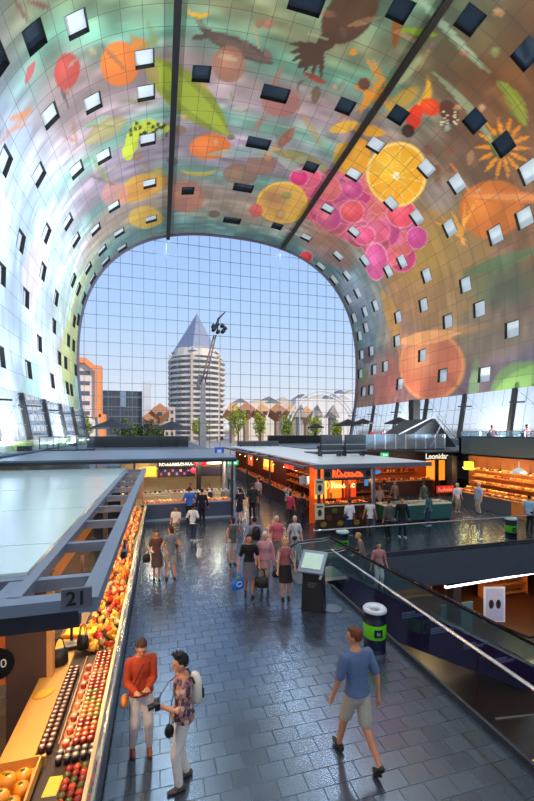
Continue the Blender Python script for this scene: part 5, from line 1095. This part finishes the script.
for k in range(7): an = k * .9; mb = MB(); cc = e_ + Vector((.5 + 1.1 * math.cos(an), .5 * math.sin(an), 1.0 + .8 * math.sin(an))); mb.tube([cc, cc + Vector((.3, -.5, .35))], [.28, .42], 8); mb.build('lamp_head', M((.12, .12, .14), .5), t)
mb = MB(); mb.tube([e_ + Vector((.3, 0, 1.2)), e_ + Vector((.6, 0, 3.0)), e_ + Vector((1.9, 0, 4.4))], [.3, .2, .1], 7); mb.build('head_frame', M((.15, .15, .17), .5), t)
# ------------------------------------------------------------------ people
SK = [(.86, .62, .48), (.80, .54, .40), (.72, .46, .33), (.55, .36, .26)]
HAIR = dict(brown=(.24, .13, .08), dark=(.07, .05, .05), blond=(.72, .56, .34), grey=(.62, .60, .58), white=(.84, .82, .78), ginger=(.42, .20, .10))
def ik(a, b, l1, l2, hint):
    a = Vector(a); b = Vector(b); d = b - a; L = min(d.length, (l1 + l2) * .998); u = d.normalized(); b2 = a + u * L
    x = (l1*l1 - l2*l2 + L*L) / (2*L); h = math.sqrt(max(1e-6, l1*l1 - x*x)); hv = Vector(hint); hv = (hv - u * hv.dot(u)).normalized()
    return a + u * x + hv * h, b2
def remesh(o, vs, sm=6):
    m = o.modifiers.new('skin', 'REMESH'); m.mode = 'VOXEL'; m.voxel_size = vs; m.use_smooth_shade = True
    s_ = o.modifiers.new('soften', 'SMOOTH'); s_.iterations = sm; s_.factor = .5
    return o
def person(label, loc, face, h=1.7, skin=0, hair='brown', cut='short', top=(.5, .5, .5), sleeve=.5, legs='trousers', legc=(.3, .3, .35), shoe=(.1, .08, .08), footL=(-.10, .0, 0), footR=(.10, .0, 0),
           hL=(-.30, .04, .82), hR=(.30, .04, .82), fem=False, lean=0, turn=0, nod=0, det=0, topm=None, sit=False, hem=.80, apron=None, heels=False, socks=None, legm=None, fat=1.0):
    """facing angle in degrees, 0 = away from the camera along the aisle; det 2 = near figure with fingers"""
    t = thing('person', label, 'person', loc, math.radians(face)); s = h / 1.7; V = Vector
    vx = [.020, .014, .0075][det]; sw = (.160 if fem else .185); hipw = .077; hz = .90 if not sit else .50
    sk = M(SK[skin], .5, scale=9, var=.08); b = MB(); up = 1.41 - .90
    def T(z, dy=0): # point on the leaning spine, z from hip
        return V((0, lean * (z - .9) + dy, z - .9 + hz))
    # torso
    wa = (.105 if fem else .135) * fat; ch = (.135 if fem else .155) * fat; dp = .095 * fat
    ring = [(.86, .12 * fat, dp), (.90, .15 * fat, dp * 1.1), (1.0, .138 * fat if fem else .14 * fat, dp * 1.05), (1.12, wa, dp * .92), (1.25, ch, dp * (1.12 if fem else 1.05)), (1.35, ch * 1.02, dp * .95), (1.415, .085, .066), (1.46, .055, .055)]
    b.loft([(T(z).x, T(z).y, T(z).z, rx, ry) for z, rx, ry in ring], 18)
    # head and neck
    nk = T(1.43); hc = T(1.585) + V((0, .015 + .06 * nod, -.02 * abs(nod))); b.cap(nk, hc - V((0, 0, .05)), .052, .05, 10)
    R = Matrix.Rotation(math.radians(turn), 3, 'Z') @ Matrix.Rotation(-.6 * nod, 3, 'X')
    b.ell(hc, (.072, .092, .112), R, 16, 12); b.ell(hc + R @ V((0, .035, -.055)), (.052, .052, .055), R)
    if det:
        b.cap(hc + R @ V((0, .088, .012)), hc + R @ V((0, .108, -.022)), .010, .015, 8)
        for q in (-1, 1): b.ell(hc + R @ V((q * .076, -.005, -.01)), (.012, .022, .030), R, 8, 6); b.cap(hc + R @ V((q * .012, .086, .034)), hc + R @ V((q * .046, .078, .036)), .010, .008, 6)
        b.cap(hc + R @ V((-.018, .087, -.058)), hc + R @ V((.018, .087, -.058)), .009, .009, 6)
    # arms
    arm = []
    for sd, hd in ((-1, hL), (1, hR)):
        sh = T(1.352) + V((sd * sw, 0, 0)); tg = V(hd); tg = V((tg.x, tg.y, tg.z - .9 + hz)) if sit else tg
        el, wr = ik(sh, tg, .285, .255, (sd * .45, -.8, -.5)); arm.append((sh, el, wr))
        b.cap(T(1.375) + V((sd * .07, 0, 0)), sh, .05, .050 * (1 if fem else 1.1), 10); b.cap(sh, el, .047 if fem else .055, .038, 10); b.cap(el, wr, .038, .026, 10)
        d = (wr - el).normalized(); pal = wr + d * .045; side = d.cross(V((0, 0, 1))); side = side.normalized() if side.length > .1 else V((0, 1, 0))
        nrm = side.cross(d).normalized()
        if det == 2:
            fwd = V((0, 1, 0)) - d * d.y; fwd = fwd.normalized() if fwd.length > .2 else side; inn = V((-sd, 0, 0)); inn = (inn - d * inn.dot(d) - fwd * inn.dot(fwd)); inn = inn.normalized() if inn.length > .1 else nrm
            b.cap(wr, wr + d * .07, .026, .030, 8); b.cap(wr + d * .03 + fwd * .018, wr + d * .075 + fwd * .022, .018, .016, 8); b.cap(wr + d * .03 - fwd * .014, wr + d * .07 - fwd * .02, .018, .016, 8)
            for i, (o_, ln) in enumerate(((.030, .070), (.010, .080), (-.010, .074), (-.029, .058))):
                p0 = wr + d * .085 + fwd * o_; p1 = p0 + d * ln * .5 + inn * ln * .12; p2 = p1 + d * ln * .38 + inn * ln * .35; b.tube([p0, p1, p2], [.0105, .0098, .008], 8)
            p0 = wr + d * .03 + fwd * .030; p1 = p0 + d * .035 + fwd * .028; p2 = p1 + d * .03 + fwd * .008 + inn * .01; b.tube([p0, p1, p2], [.013, .011, .009], 8)
        else:
            b.cap(wr, wr + d * .07, .026, .030, 8)
            for o_ in (-.022, -.007, .008, .022): b.tube([wr + d * .08 + side * o_, wr + d * .115 + side * o_ + nrm * .004, wr + d * .145 + side * o_ + nrm * .016], [.010, .009, .007], 6)
            b.tube([wr + d * .02 + side * .024, wr + d * .06 + side * .046, wr + d * .085 + side * .046], [.012, .010, .008], 6)
    # legs
    leg = []
    for sd, ft in ((-1, footL), (1, footR)):
        hp = V((sd * hipw, 0, hz)); an = V((ft[0], ft[1], ft[2] + .075))
        kn, an = ik(hp, an, .43, .415, (0, 1, .05)); leg.append((hp, kn, an))
        b.cap(hp, kn, .082 * (fat * .5 + .5), .055, 12); b.cap(kn, kn.lerp(an, .35), .054, .056, 10); b.cap(kn.lerp(an, .3), an, .054, .034, 10)
    bo = remesh(b.build('body', sk, t), vx); bo.scale = (s,) * 3
    def cloth(nm, mb, m, v=None, sm=5):
        o = mb.build(nm, m, t); remesh(o, v or max(vx, .010), sm); o.scale = (s,) * 3; return o
    # footwear
    for i, (hp, kn, an) in enumerate(leg):
        mb = MB(); ft = (footL, footR)[i]; tip = 0 if len(ft) < 4 else ft[3]; d = V((0, math.cos(tip), math.sin(tip))); c0 = an + V((0, 0, -.04))
        mb.cap(c0 - d * .05 + V((0, 0, -.005)), c0 + d * .13 - V((0, 0, .012)), .036, .030, 10); mb.cap(c0 - d * .05, c0 + d * .03 + V((0, 0, .005)), .040, .038, 10); mb.ell(c0 + d * .07 - V((0, 0, .012)), (.044, .09, .022))
        if heels: mb.cap(c0 - d * .06, c0 - d * .06 - V((0, 0, .03)), .02, .02, 8)
        cloth('shoe', mb, M(shoe, .45), .010)
        if socks: mb = MB(); mb.cap(an + V((0, 0, .0)), kn.lerp(an, .8), .040, .044, 10); cloth('sock', mb, M(socks, .7), .012)
    # lower clothing
    lm = legm or M(legc, .75, scale=14, var=.2); mb = MB(); e = .014
    if legs in ('trousers', 'shorts', 'cropped'):
        mb.loft([(T(z).x, T(z).y, T(z).z, rx + e, ry + e) for z, rx, ry in ((.80, .10 * fat, .075 * fat), (.86, .14 * fat, dp), (.92, .152 * fat, dp * 1.1), (1.02, .135 * fat, dp))], 18)
        fr = {'trousers': .93, 'shorts': 0, 'cropped': .55}[legs]
        for hp, kn, an in leg:
            if fr: mb.cap(hp, kn, .083 + e, .060 + e, 12); mb.cap(kn, kn.lerp(an, fr), .060 + e, (.046 if fr > .8 else .062) + e * .6, 12)
            else: mb.cap(hp, hp.lerp(kn, .86), .084 + e, .078 + e, 12)
    elif legs in ('skirt', 'dress'):
        ln = .42 if legs == 'skirt' else .50; mid = (leg[0][1] + leg[1][1]) / 2
        k1 = T(.92).lerp(V((mid.x, mid.y, mid.z)), 1.0)
        mb.loft([(k1.x, k1.y, T(.92).z - ln, .20 * fat, .15 * fat), (k1.x * .5, k1.y * .5, T(.92).z - ln * .5, .185 * fat, .135 * fat), (0, 0, T(.92).z, .155 * fat + e, dp * 1.15 + e), (0, T(1.03).y, T(1.03).z, .125 * fat + e, dp + e)], 18)
    cloth({'trousers': 'trousers', 'shorts': 'shorts', 'cropped': 'trousers', 'skirt': 'skirt', 'dress': 'skirt'}[legs], mb, lm)
    # upper clothing
    tm = topm or M(top, .8, scale=16, var=.18); mb = MB(); e = .016
    rg = [(hem, .166 * fat, dp * 1.28)] + [r for r in ring if r[0] > hem + .03 and r[0] < 1.44]
    rg[-1] = (1.425, .085, .068)
    mb.loft([(T(z).x, T(z).y, T(z).z, rx + e, ry + e) for z, rx, ry in rg], 18)
    for sd, (sh, el, wr) in zip((-1, 1), arm):
        mb.cap(T(1.37) + V((sd * .06, 0, 0)), sh, .058, .056 if fem else .062, 10)
        if sleeve > 0:
            if sleeve <= .5: mb.cap(sh, sh.lerp(el, sleeve * 2 * .92), .054 + e, .050 + e * .8, 10)
            else: mb.cap(sh, el, .052 + e, .042 + e, 10); mb.cap(el, el.lerp(wr, (sleeve - .5) * 2 * .92), .042 + e, .034 + e, 10)
    cloth('shirt' if not fem else 'blouse', mb, tm)
    if apron: mb = MB(); mb.loft([(0, .03 + T(z).y, T(z).z, r + .02, dp * 1.2) for z, r in ((.5, .15), (.9, .155), (1.25, .10))], 14); cloth('apron', mb, M(apron, .7))
    # hair
    if cut != 'bald':
        mb = MB(); hm = M(HAIR[hair], .7, scale=30, var=.35, bump=.3)
        mb.ell(hc + R @ V((0, -.022, .028)), (.082, .092, .100), R, 16, 12)
        if det: mb.ell(hc + R @ V((0, .03, .088)), (.058, .055, .032), R)
        if cut == 'bob': mb.ell(hc + R @ V((0, -.045, -.045)), (.082, .062, .085), R, 14, 10)
        if cut == 'long': mb.ell(hc + R @ V((0, -.05, -.09)), (.080, .050, .150), R, 14, 10)
        if cut == 'tuft':
            for k in range(9): a_ = k * .7; mb.cap(hc + R @ V((.045 * math.cos(a_), .02 + .05 * math.sin(a_), .10)), hc + R @ V((.065 * math.cos(a_), .03 + .07 * math.sin(a_), .142)), .022, .012, 6)
        if cut == 'tail': mb.cap(hc + R @ V((0, -.10, .03)), hc + R @ V((0, -.13, -.12)), .030, .014, 8)
        cloth('hair', mb, hm, max(vx, .008), 2)
    else:
        mb = MB(); mb.ell(hc + R @ V((0, -.03, -.005)), (.078, .078, .055), R, 14, 8); cloth('hair', mb, M(HAIR[hair], .7, bump=.2), max(vx, .010), 2)
    if det == 2:
        for q in (-1, 1): mb = MB(); mb.ell(hc + R @ V((q * .030, .0855, .014)), (.011, .006, .006), R, 8, 6); o = mb.build('eye', M((.10, .07, .06), .2), t, smooth=True); o.scale = (s,) * 3
        mb = MB(); mb.cap(hc + R @ V((-.020, .0935, -.058)), hc + R @ V((.020, .0935, -.058)), .005, .005, 6); o = mb.build('mouth', M((.58, .26, .24), .5), t); o.scale = (s,) * 3
    return t, (lambda p: tuple(Matrix.Translation(loc) @ Matrix.Rotation(math.radians(face), 4, 'Z') @ (V(p) * s)))
def printm(cs, sc):
    """printed cloth of several colours"""
    key = ('print', tuple(cs), sc)
    if key in _m: return _m[key]
    m = bpy.data.materials.new('printed_cloth'); m.use_nodes = True; nt = m.node_tree; b = nt.nodes['Principled BSDF']; tc = nt.nodes.new('ShaderNodeTexCoord')
    vo = nt.nodes.new('ShaderNodeTexVoronoi'); vo.inputs['Scale'].default_value = sc; nt.links.new(tc.outputs['Object'], vo.inputs['Vector'])
    sp = nt.nodes.new('ShaderNodeSeparateColor'); nt.links.new(vo.outputs['Color'], sp.inputs[0]); r = nt.nodes.new('ShaderNodeValToRGB'); r.color_ramp.interpolation = 'CONSTANT'
    e = r.color_ramp.elements
    for i, c in enumerate(cs):
        el = e[0] if i == 0 else (e[1] if i == 1 else e.new(i / len(cs))); el.position = i / len(cs); el.color = lin(c) + (1,)
    nt.links.new(sp.outputs[0], r.inputs[0]); nt.links.new(r.outputs[0], b.inputs['Base Color']); b.inputs['Roughness'].default_value = .8
    _m[key] = m; return m
# --- the three near figures
t, W_ = person('person in orange red jumper and white trousers looking down beside the long counter', (-.26, 5.89, 0), 188, 1.66, 1, 'brown', 'short', (.70, .24, .10), 1.0, 'trousers', (.90, .84, .82), (.62, .32, .18), (-.11, .02, 0), (.12, -.06, 0), (-.06, .26, 1.08), (.10, .25, 1.06), True, 0, 0, .7, 2, hem=.88)
mb = MB(); p = W_((-.10, .0, 1.42)); q = W_((.20, .13, .92)); mb.tube([p, W_((.02, .15, 1.3)), q], .008, 6)
o = thing('shoulder_bag', 'small ochre shoulder bag at the hip of the person in orange red', 'bag', (0, 0, 0)); mb.build('strap', M((.25, .14, .08), .5), o); mb = MB(); c = Vector(W_((.24, .08, .86))); mb.ell(c, (.05, .11, .08)); mb.build('bag_body', M((.86, .52, .16), .5), o, smooth=True)
t, W_ = person('person in patterned blouse and white trousers standing with camera and white backpack', (.30, 5.22, 0), 100, 1.70, 1, 'dark', 'tuft', (.5, .4, .4), .62, 'trousers', (.90, .86, .84), (.30, .26, .24), (-.09, .08, 0), (.09, -.06, 0), (-.12, .30, 1.16), (.25, .06, .80), True, .03, 0, .1, 2,
    topm=printm([(.62, .40, .42), (.30, .22, .28), (.78, .66, .62), (.44, .30, .38), (.70, .50, .40), (.22, .20, .26)], 22), hem=.88, fat=1.08)
c = Vector(W_((-.10, .36, 1.20))); o = thing('photo_camera', 'black camera held up in one hand by the person in the patterned blouse', 'camera', c, math.radians(100)); mb = MB(); mb.box(-.07, .07, -.03, .03, -.045, .045); mb.build('body', BLACK, o, bevel=.008); mb = MB(); mb.tube([(0, .02, 0), (0, .11, -.02)], [.035, .038], 14); mb.build('lens', M((.07, .07, .08), .3), o)
mb = MB(); mb.tube([(.0, 0, .04), (.06, -.16, .20), (.04, -.24, .26)], .008, 6); mb.build('strap', BLACK, o)
c = Vector(W_((.05, -.17, 1.02))); o = thing('backpack', 'small white and black backpack worn by the person in the patterned blouse', 'backpack', c, math.radians(100)); mb = MB(); mb.loft([(0, 0, 0, .12, .07), (0, 0, .05, .14, .09), (0, 0, .25, .13, .08), (0, 0, .33, .09, .05)], 16); mb.build('pack_body', M((.86, .82, .76), .6), o, smooth=True)
mb = MB(); mb.box(-.09, .09, -.10, -.07, .04, .16); mb.build('pocket', M((.15, .13, .13), .6), o, bevel=.01)
for q in (-.1, .1): mb = MB(); mb.tube([(q, .04, .28), (q, .07, .36), (q, .15, .385), (q, .27, .28)], .014, 6); mb.build('strap', M((.12, .1, .1), .6), o)
c = Vector(W_((-.16, .22, .80))); o = thing('camera_case', 'black camera case hanging at the belly of the person in the patterned blouse', 'bag', c); mb = MB(); mb.ell((0, 0, .06), (.06, .05, .09)); mb.build('case_body', BLACK, o, smooth=True); mb = MB(); mb.tube([(0, 0, .13), (.02, .02, .35), (.06, 0, .55)], .007, 6); mb.build('strap', BLACK, o)
t, W_ = person('person in grey blue t-shirt and light shorts walking off with one heel raised', (2.66, 4.92, 0), 8, 1.84, 1, 'ginger', 'short', (.34, .42, .56), .42, 'shorts', (.72, .68, .62), (.06, .05, .06), (-.11, .26, .0, .1), (.08, -.34, .09, -.8), (-.30, .12, .84), (.27, -.08, .84), False, .06, 38, .1, 2, hem=.90)
# --- the group in the middle
person('person in black t-shirt and grey skirt walking towards the camera with two bags', (2.41, 10.68, 0), 172, 1.74, 1, 'dark', 'tail', (.05, .05, .06), .42, 'skirt', (.38, .36, .40), (.12, .08, .08), (-.08, .10, 0), (.09, -.16, .03), (-.27, .08, .86), (.29, .06, .84), True, 0, 0, 0, 1)
t = handbag('bright blue carrier bag with white ring print carried low beside the striding shopper', (2.06, 10.5, .30), .3, (.08, .42, .86), .19, .06, .30, name='carrier_bag', hl=.12)
mb = MB(); mb.tube([(.08 * math.cos(a_ * .5), -.075, .16 + .06 * math.sin(a_ * .5)) for a_ in range(13)], .012, 6); mb.build('ring_print', WHITE, t)
mb = MB(); mb.ell((0, 0, .29), (.10, .05, .04)); mb.build('contents', M((.3, .55, .3), .6), t, smooth=True)
handbag('large black shopping bag with small white mark hanging at the other hand', (2.70, 10.42, .32), -.4, (.07, .06, .07), .19, .09, .28, hl=.22)
person('elderly person in pale pink coat walking in front of the orange stall', (2.95, 10.98, 0), 168, 1.70, 0, 'white', 'bob', (.80, .56, .60), .95, 'trousers', (.62, .56, .48), (.14, .10, .10), (-.08, .10, 0), (.09, -.06, 0), (-.27, .08, .84), (.26, .12, .90), True, 0, 0, .1, 1, hem=.66, fat=1.2)
person('person in dusty rose sleeveless top and dark skirt next to the pale pink coat', (3.34, 10.29, 0), 176, 1.67, 0, 'blond', 'bob', (.62, .36, .38), 0, 'skirt', (.10, .08, .10), (.12, .10, .10), (-.09, .02, 0), (.09, .08, 0), (-.28, .06, .86), (.24, .14, .80), True, 0, 15, .1, 1)
handbag('black handbag held between the two walking older people', (3.14, 10.42, .56), .2, (.06, .05, .06), .15, .07, .2)
person('person in grey top and white shorts seen from behind, hand raised to the chin', (2.43, 13.32, 0), 8, 1.66, 1, 'brown', 'bob', (.34, .36, .36), 0, 'shorts', (.82, .78, .78), (.12, .1, .1), (-.08, .04, 0), (.08, .0, 0), (-.24, .04, .88), (.20, .26, 1.26), True, 0, 20, 0, 1)
t, W_ = person('person with black backpack seen from behind in the middle of the aisle', (3.10, 12.92, 0), 2, 1.70, 1, 'dark', 'short', (.52, .55, .60), .45, 'trousers', (.42, .14, .16), (.1, .08, .08), (-.09, .05, 0), (.09, -.1, .0), (-.30, .02, .86), (.30, .05, .86), False, .03, 0, 0, 1)
o = thing('backpack', 'black backpack on the back of the person in grey, middle of the aisle', 'backpack', W_((0, -.20, .98)), 0); mb = MB(); mb.loft([(0, 0, 0, .13, .08), (0, 0, .06, .16, .10), (0, 0, .32, .14, .09), (0, 0, .44, .09, .05)], 16); mb.build('pack_body', M((.05, .05, .07), .6), o, smooth=True)
mb = MB(); mb.tube([(-.05, -.02, .42), (0, -.03, .48), (.05, -.02, .42)], .01, 6); mb.build('loop', BLACK, o)
person('person in coral pink shirt and white cap hair behind the pale pink coat', (3.98, 13.2, 0), 182, 1.64, 0, 'white', 'short', (.84, .40, .46), .5, 'trousers', (.50, .46, .42), (.14, .1, .1), (-.09, .03, 0), (.09, -.04, 0), (-.28, .06, .86), (.28, .06, .86), True, 0, 0, 0, 1, fat=1.2)
t, W_ = person('person in white top with dark shoulder bag right of the coral pink shirt', (4.62, 13.1, 0), 176, 1.62, 0, 'white', 'short', (.84, .82, .84), .45, 'trousers', (.72, .70, .74), (.3, .28, .3), (-.08, .03, 0), (.09, -.02, 0), (-.27, .06, .86), (.28, .06, .86), True, 0, 0, 0, 1)
o = thing('shoulder_bag', 'dark shoulder bag with crossing strap on the white top', 'bag', W_((.05, .17, .92))); mb = MB(); mb.ell((0, 0, 0), (.10, .05, .08)); mb.build('bag_body', M((.10, .12, .16), .5), o, smooth=True); mb = MB(); mb.tube([(.02, 0, .05), (-.03, -.0, .28), (-.12, .1, .50)], .008, 6); mb.build('strap', M((.10, .12, .16), .5), o)
# --- left pair and the people at the cream stall
person('person in dark skirt and rust top, left of the pair by the cream stall', (-.10, 12.55, 0), 186, 1.58, 1, 'brown', 'long', (.34, .22, .20), .3, 'skirt', (.30, .22, .22), (.1, .08, .08), (-.08, .04, 0), (.08, -.04, 0), (-.26, .06, .90), (.16, .22, 1.05), True, 0, 0, .2, 1)
handbag('dark red brown bag hanging at the left hip of the pair', (-.40, 12.5, .62), .4, (.16, .06, .08), .12, .07, .24)
t, W_ = person('person in grey sleeveless top and shorts, right of the pair by the cream stall', (.33, 12.56, 0), 10, 1.66, 1, 'brown', 'bob', (.44, .46, .50), .15, 'shorts', (.70, .66, .62), (.08, .08, .08), (-.13, .05, 0), (.12, -.04, 0), (-.22, .20, 1.10), (.29, .06, .90), True, 0, 40, .1, 1)
person('person in white top and striped skirt by the food counter', (.63, 16.29, 0), 150, 1.62, 2, 'dark', 'bob', (.88, .86, .84), .3, 'skirt', (.42, .40, .42), (.1, .08, .08), (-.08, .06, 0), (.08, 0, 0), (-.1, .28, 1.0), (.12, .26, 1.0), True, 0, 0, .2, 1, legm=printm([(.7, .66, .62), (.2, .18, .2), (.5, .46, .46)], 26))
t, W_ = person('person in white shirt and blue jeans walking away past the food counter', (1.34, 16.7, 0), -20, 1.56, 3, 'dark', 'short', (.88, .88, .90), .5, 'trousers', (.16, .22, .36), (.88, .88, .88), (-.08, .08, 0), (.08, -.02, 0), (-.2, .2, 1.1), (.28, .06, .9), True, 0, 0, .1, 1)
o = handbag('black shoulder bag at the side of the white shirt and blue jeans', W_((.24, 0, .86)), .3, (.05, .05, .06), .1, .06, .2)
person('person in bright blue shirt standing at the cream stall counter', (1.46, 20.35, 0), 5, 1.78, 1, 'brown', 'short', (.22, .44, .82), .5, 'trousers', (.12, .12, .16), (.08, .08, .08), hL=(-.26, .2, 1.0), hR=(.26, .2, 1.0), det=1, fat=1.15)
person('person in dark navy suit right of the blue shirt at the counter', (2.05, 19.88, 0), 5, 1.72, 1, 'dark', 'short', (.08, .09, .15), 1.0, 'trousers', (.07, .08, .12), (.06, .06, .06), det=1, hem=.74)
person('stall worker in brown shirt behind the cream stall counter', (1.65, 22.1, 0), 180, 1.75, 2, 'dark', 'short', (.34, .16, .12), .5, 'trousers', (.10, .10, .10), det=0, hL=(-.16, .28, 1.02), hR=(.16, .28, 1.02))
person('stall worker in white with dark apron behind the right end of the food counter', (2.75, 22.2, 0), 176, 1.68, 2, 'dark', 'short', (.82, .80, .78), .5, 'trousers', (.10, .10, .10), apron=(.12, .1, .1), hL=(-.16, .28, 1.02), hR=(.16, .28, 1.02))
# --- the aisle farther on
person('person in dark navy dress walking away in the narrow passage', (3.95, 19.62, 0), 5, 1.74, 1, 'dark', 'bob', (.10, .12, .20), .4, 'skirt', (.10, .12, .20), (.08, .08, .1), (-.06, .10, 0), (.06, -.08, 0), fem=True, det=1)
person('tall person in black and grey walking away beside the navy dress', (4.72, 20.1, 0), 4, 1.90, 1, 'brown', 'short', (.16, .18, .20), .5, 'trousers', (.06, .06, .08), (.05, .05, .06), (-.07, .12, 0), (.08, -.08, 0), det=1)
person('person in pale pink shirt next to the glowing orange sign', (5.9, 23.6, 0), 120, 1.74, 0, 'brown', 'short', (.86, .72, .70), .5, 'trousers', (.3, .3, .32), det=0)
person('person in dark jacket further along the narrow passage', (4.3, 27.5, 0), 10, 1.75, 1, 'dark', 'short', (.15, .16, .2), 1, 'trousers', (.12, .12, .15), det=0)
person('person in light grey at the far end of the narrow passage', (5.4, 31, 0), 175, 1.72, 0, 'grey', 'short', (.66, .66, .68), .6, 'trousers', (.2, .2, .25), det=0)
person('small figure in beige under the far roof edge of the passage', (4.9, 36, 0), 180, 1.70, 0, 'brown', 'short', (.72, .62, .52), .6, 'trousers', (.3, .26, .22), det=0)
person('person in striped dark shirt leaning over the side serving window', (6.75, 20.4, 0), -80, 1.76, 1, 'dark', 'short', (.20, .16, .18), .5, 'trousers', (.2, .18, .2), topm=printm([(.8, .78, .76), (.14, .12, .14)], 20), hL=(-.14, .3, 1.05), hR=(.14, .3, 1.05), lean=.1)
person('person in raspberry top at the glowing stall side window', (6.3, 18.5, 0), -60, 1.62, 1, 'brown', 'bob', (.78, .20, .36), .5, 'trousers', (.2, .18, .2), fem=True, det=0)
person('person in dark plum coat right of the raspberry top', (6.65, 17.7, 0), -70, 1.70, 1, 'dark', 'bob', (.16, .10, .16), 1, 'trousers', (.14, .12, .14), hL=(-.14, .25, 1.0), hR=(.1, .25, 1.0), fem=True, det=0, hem=.7)
person('stall worker with dark vest at the front corner notice boards', (7.9, 17.2, 0), 160, 1.70, 2, 'dark', 'short', (.10, .10, .10), .5, 'trousers', (.1, .1, .1), det=0)
# --- in front of the right stalls
person('person in white t-shirt with dark shoulder bag facing the glowing front window', (8.05, 15.6, 0), 10, 1.64, 2, 'dark', 'short', (.90, .90, .94), .5, 'trousers', (.14, .20, .36), (.7, .7, .7), (-.08, .04, 0), (.1, -.02, 0), det=1)
handbag('dark bag at the left side of the white t-shirt near the glowing window', (7.75, 15.5, .74), .3, (.10, .09, .11), .1, .06, .24)
person('person in white sleeveless shirt and dark trousers right of the front window', (9.0, 15.5, 0), -20, 1.66, 1, 'brown', 'bob', (.90, .88, .88), .15, 'trousers', (.36, .30, .30), (.4, .3, .3), det=1, fem=True)
person('person in grey patterned shirt and dark trousers beside the post of the orange stall', (9.45, 14.75, 0), 20, 1.72, 1, 'dark', 'short', (.36, .32, .32), .8, 'trousers', (.08, .08, .10), (.4, .36, .34), det=1, fat=1.15)
person('person in black jacket and white shoes in front of the teal counter', (10.22, 14.91, 0), 165, 1.74, 1, 'dark', 'short', (.04, .04, .05), 1, 'trousers', (.09, .12, .22), (.92, .92, .92), (-.10, .10, 0), (.11, -.02, 0), det=1, hem=.78)
person('person with long dark hair and teal jacket at the right end of the teal counter', (12.69, 16.31, 0), 20, 1.62, 1, 'dark', 'long', (.22, .40, .42), 1, 'trousers', (.14, .22, .32), (.8, .8, .8), det=1, fem=True, hem=.78)
person('person in green grey jacket and jeans holding a yellow bag', (14.47, 19.0, 0), 10, 1.78, 1, 'brown', 'short', (.26, .34, .32), 1, 'trousers', (.22, .34, .46), (.1, .1, .1), det=1)
handbag('yellow bag at the hand of the green grey jacket', (14.15, 18.9, .7), .3, (.86, .68, .12), .1, .06, .2)
person('person in dark blue coat at the sweet shop counter', (12.9, 20.6, 0), 10, 1.72, 1, 'dark', 'short', (.10, .12, .22), 1, 'trousers', (.1, .1, .14), det=0, hem=.7)
person('person in beige checked coat at the sweet shop counter', (13.6, 20.6, 0), 5, 1.66, 0, 'grey', 'bob', (.62, .50, .44), 1, 'trousers', (.3, .26, .24), det=0, fem=True, hem=.6)
person('person in white blouse behind the teal counter', (11.6, 19.0, 0), 170, 1.66, 1, 'grey', 'short', (.84, .72, .70), .5, 'trousers', (.3, .2, .2), det=0, fem=True)
person('person in black behind the brown tiered rack', (11.0, 20.6, 0), 180, 1.76, 2, 'dark', 'short', (.06, .06, .07), .5, 'trousers', (.06, .06, .07), det=0)
person('elderly person in white top and beige trousers, left of the couple at the bakery', (16.45, 18.7, 0), 175, 1.66, 0, 'white', 'short', (.88, .86, .88), .5, 'trousers', (.66, .56, .46), (.7, .66, .6), det=1, fem=True)
person('elderly person in light blue shirt and beige trousers, right of the couple at the bakery', (17.30, 18.0, 0), 80, 1.78, 0, 'white', 'short', (.62, .70, .84), .5, 'trousers', (.72, .64, .56), (.2, .18, .18), det=1, fat=1.2)
person('person in light blue t-shirt at the cold counter near the right edge', (16.6, 14.3, 0), -80, 1.66, 1, 'dark', 'short', (.60, .78, .90), .45, 'trousers', (.08, .08, .1), det=1)
person('butcher in pink behind the cold counter at the right edge', (19.3, 14.9, 0), 100, 1.70, 0, 'dark', 'short', (.86, .60, .66), .5, 'trousers', (.3, .3, .3), det=0)
# on the escalator
person('person in brown jacket leaning on the escalator rail', (6.75, 12.05, -.53), 60, 1.66, 0, 'blond', 'short', (.46, .38, .36), 1, 'trousers', (.4, .36, .34), lean=.25, hL=(-.3, .3, 1.0), hR=(.2, .35, 1.0), det=1)
person('person in pink top and white trousers riding the escalator', (7.15, 11.75, -.76), 170, 1.64, 0, 'brown', 'bob', (.74, .50, .50), .5, 'trousers', (.90, .86, .86), (.6, .5, .5), det=1, fem=True)
# seated on the gallery
for k, (y, lb, c_) in enumerate([(21.26, 'person in dark red shirt sitting at the gallery rail, left one', (.42, .16, .18)), (18.67, 'person in brown red shirt sitting at the gallery rail, right one', (.46, .22, .18))]):
    ch = thing('gallery_chair', ['dark chair under the left seated gallery guest', 'dark chair under the right seated gallery guest'][k], 'chair', (21.5, y, 3.7)); mb = MB(); mb.box(-.22, .22, -.22, .22, .41, .45); mb.build('seat', DARK, ch); mb = MB(); mb.box(-.22, .22, .20, .24, .45, .85); mb.build('backrest', DARK, ch)
    for sx_ in (-.2, .2):
        for sy_ in (-.2, .2): mb = MB(); mb.box(sx_-.015, sx_+.015, sy_-.015, sy_+.015, 0, .41); mb.build('leg', DARK, ch)
    person(lb, (21.5, y, 3.7), 180, 1.78, 3, 'dark', 'short', c_, .5, 'trousers', (.12, .12, .16), footL=(-.12, .42, 0), footR=(.12, .42, 0), hL=(-.2, .38, 1.12), hR=(.2, .38, 1.12), sit=True, det=0)
for k, (px_, c_, lb) in enumerate([(372, (.70, .16, .20), 'person in red on the far right deck under the parasol'), (384, (.66, .30, .36), 'person in dusty pink on the far right deck'), (396, (.15, .14, .2), 'person in black on the far right deck near the gable')]):
    p = on_y(px_, 430, 36 - 2 * k); person(lb, (p.x, 36 - 2 * k, 3.2), 180, 1.7, 1, 'dark', 'short', c_, .5, 'trousers', (.1, .1, .15), det=0)
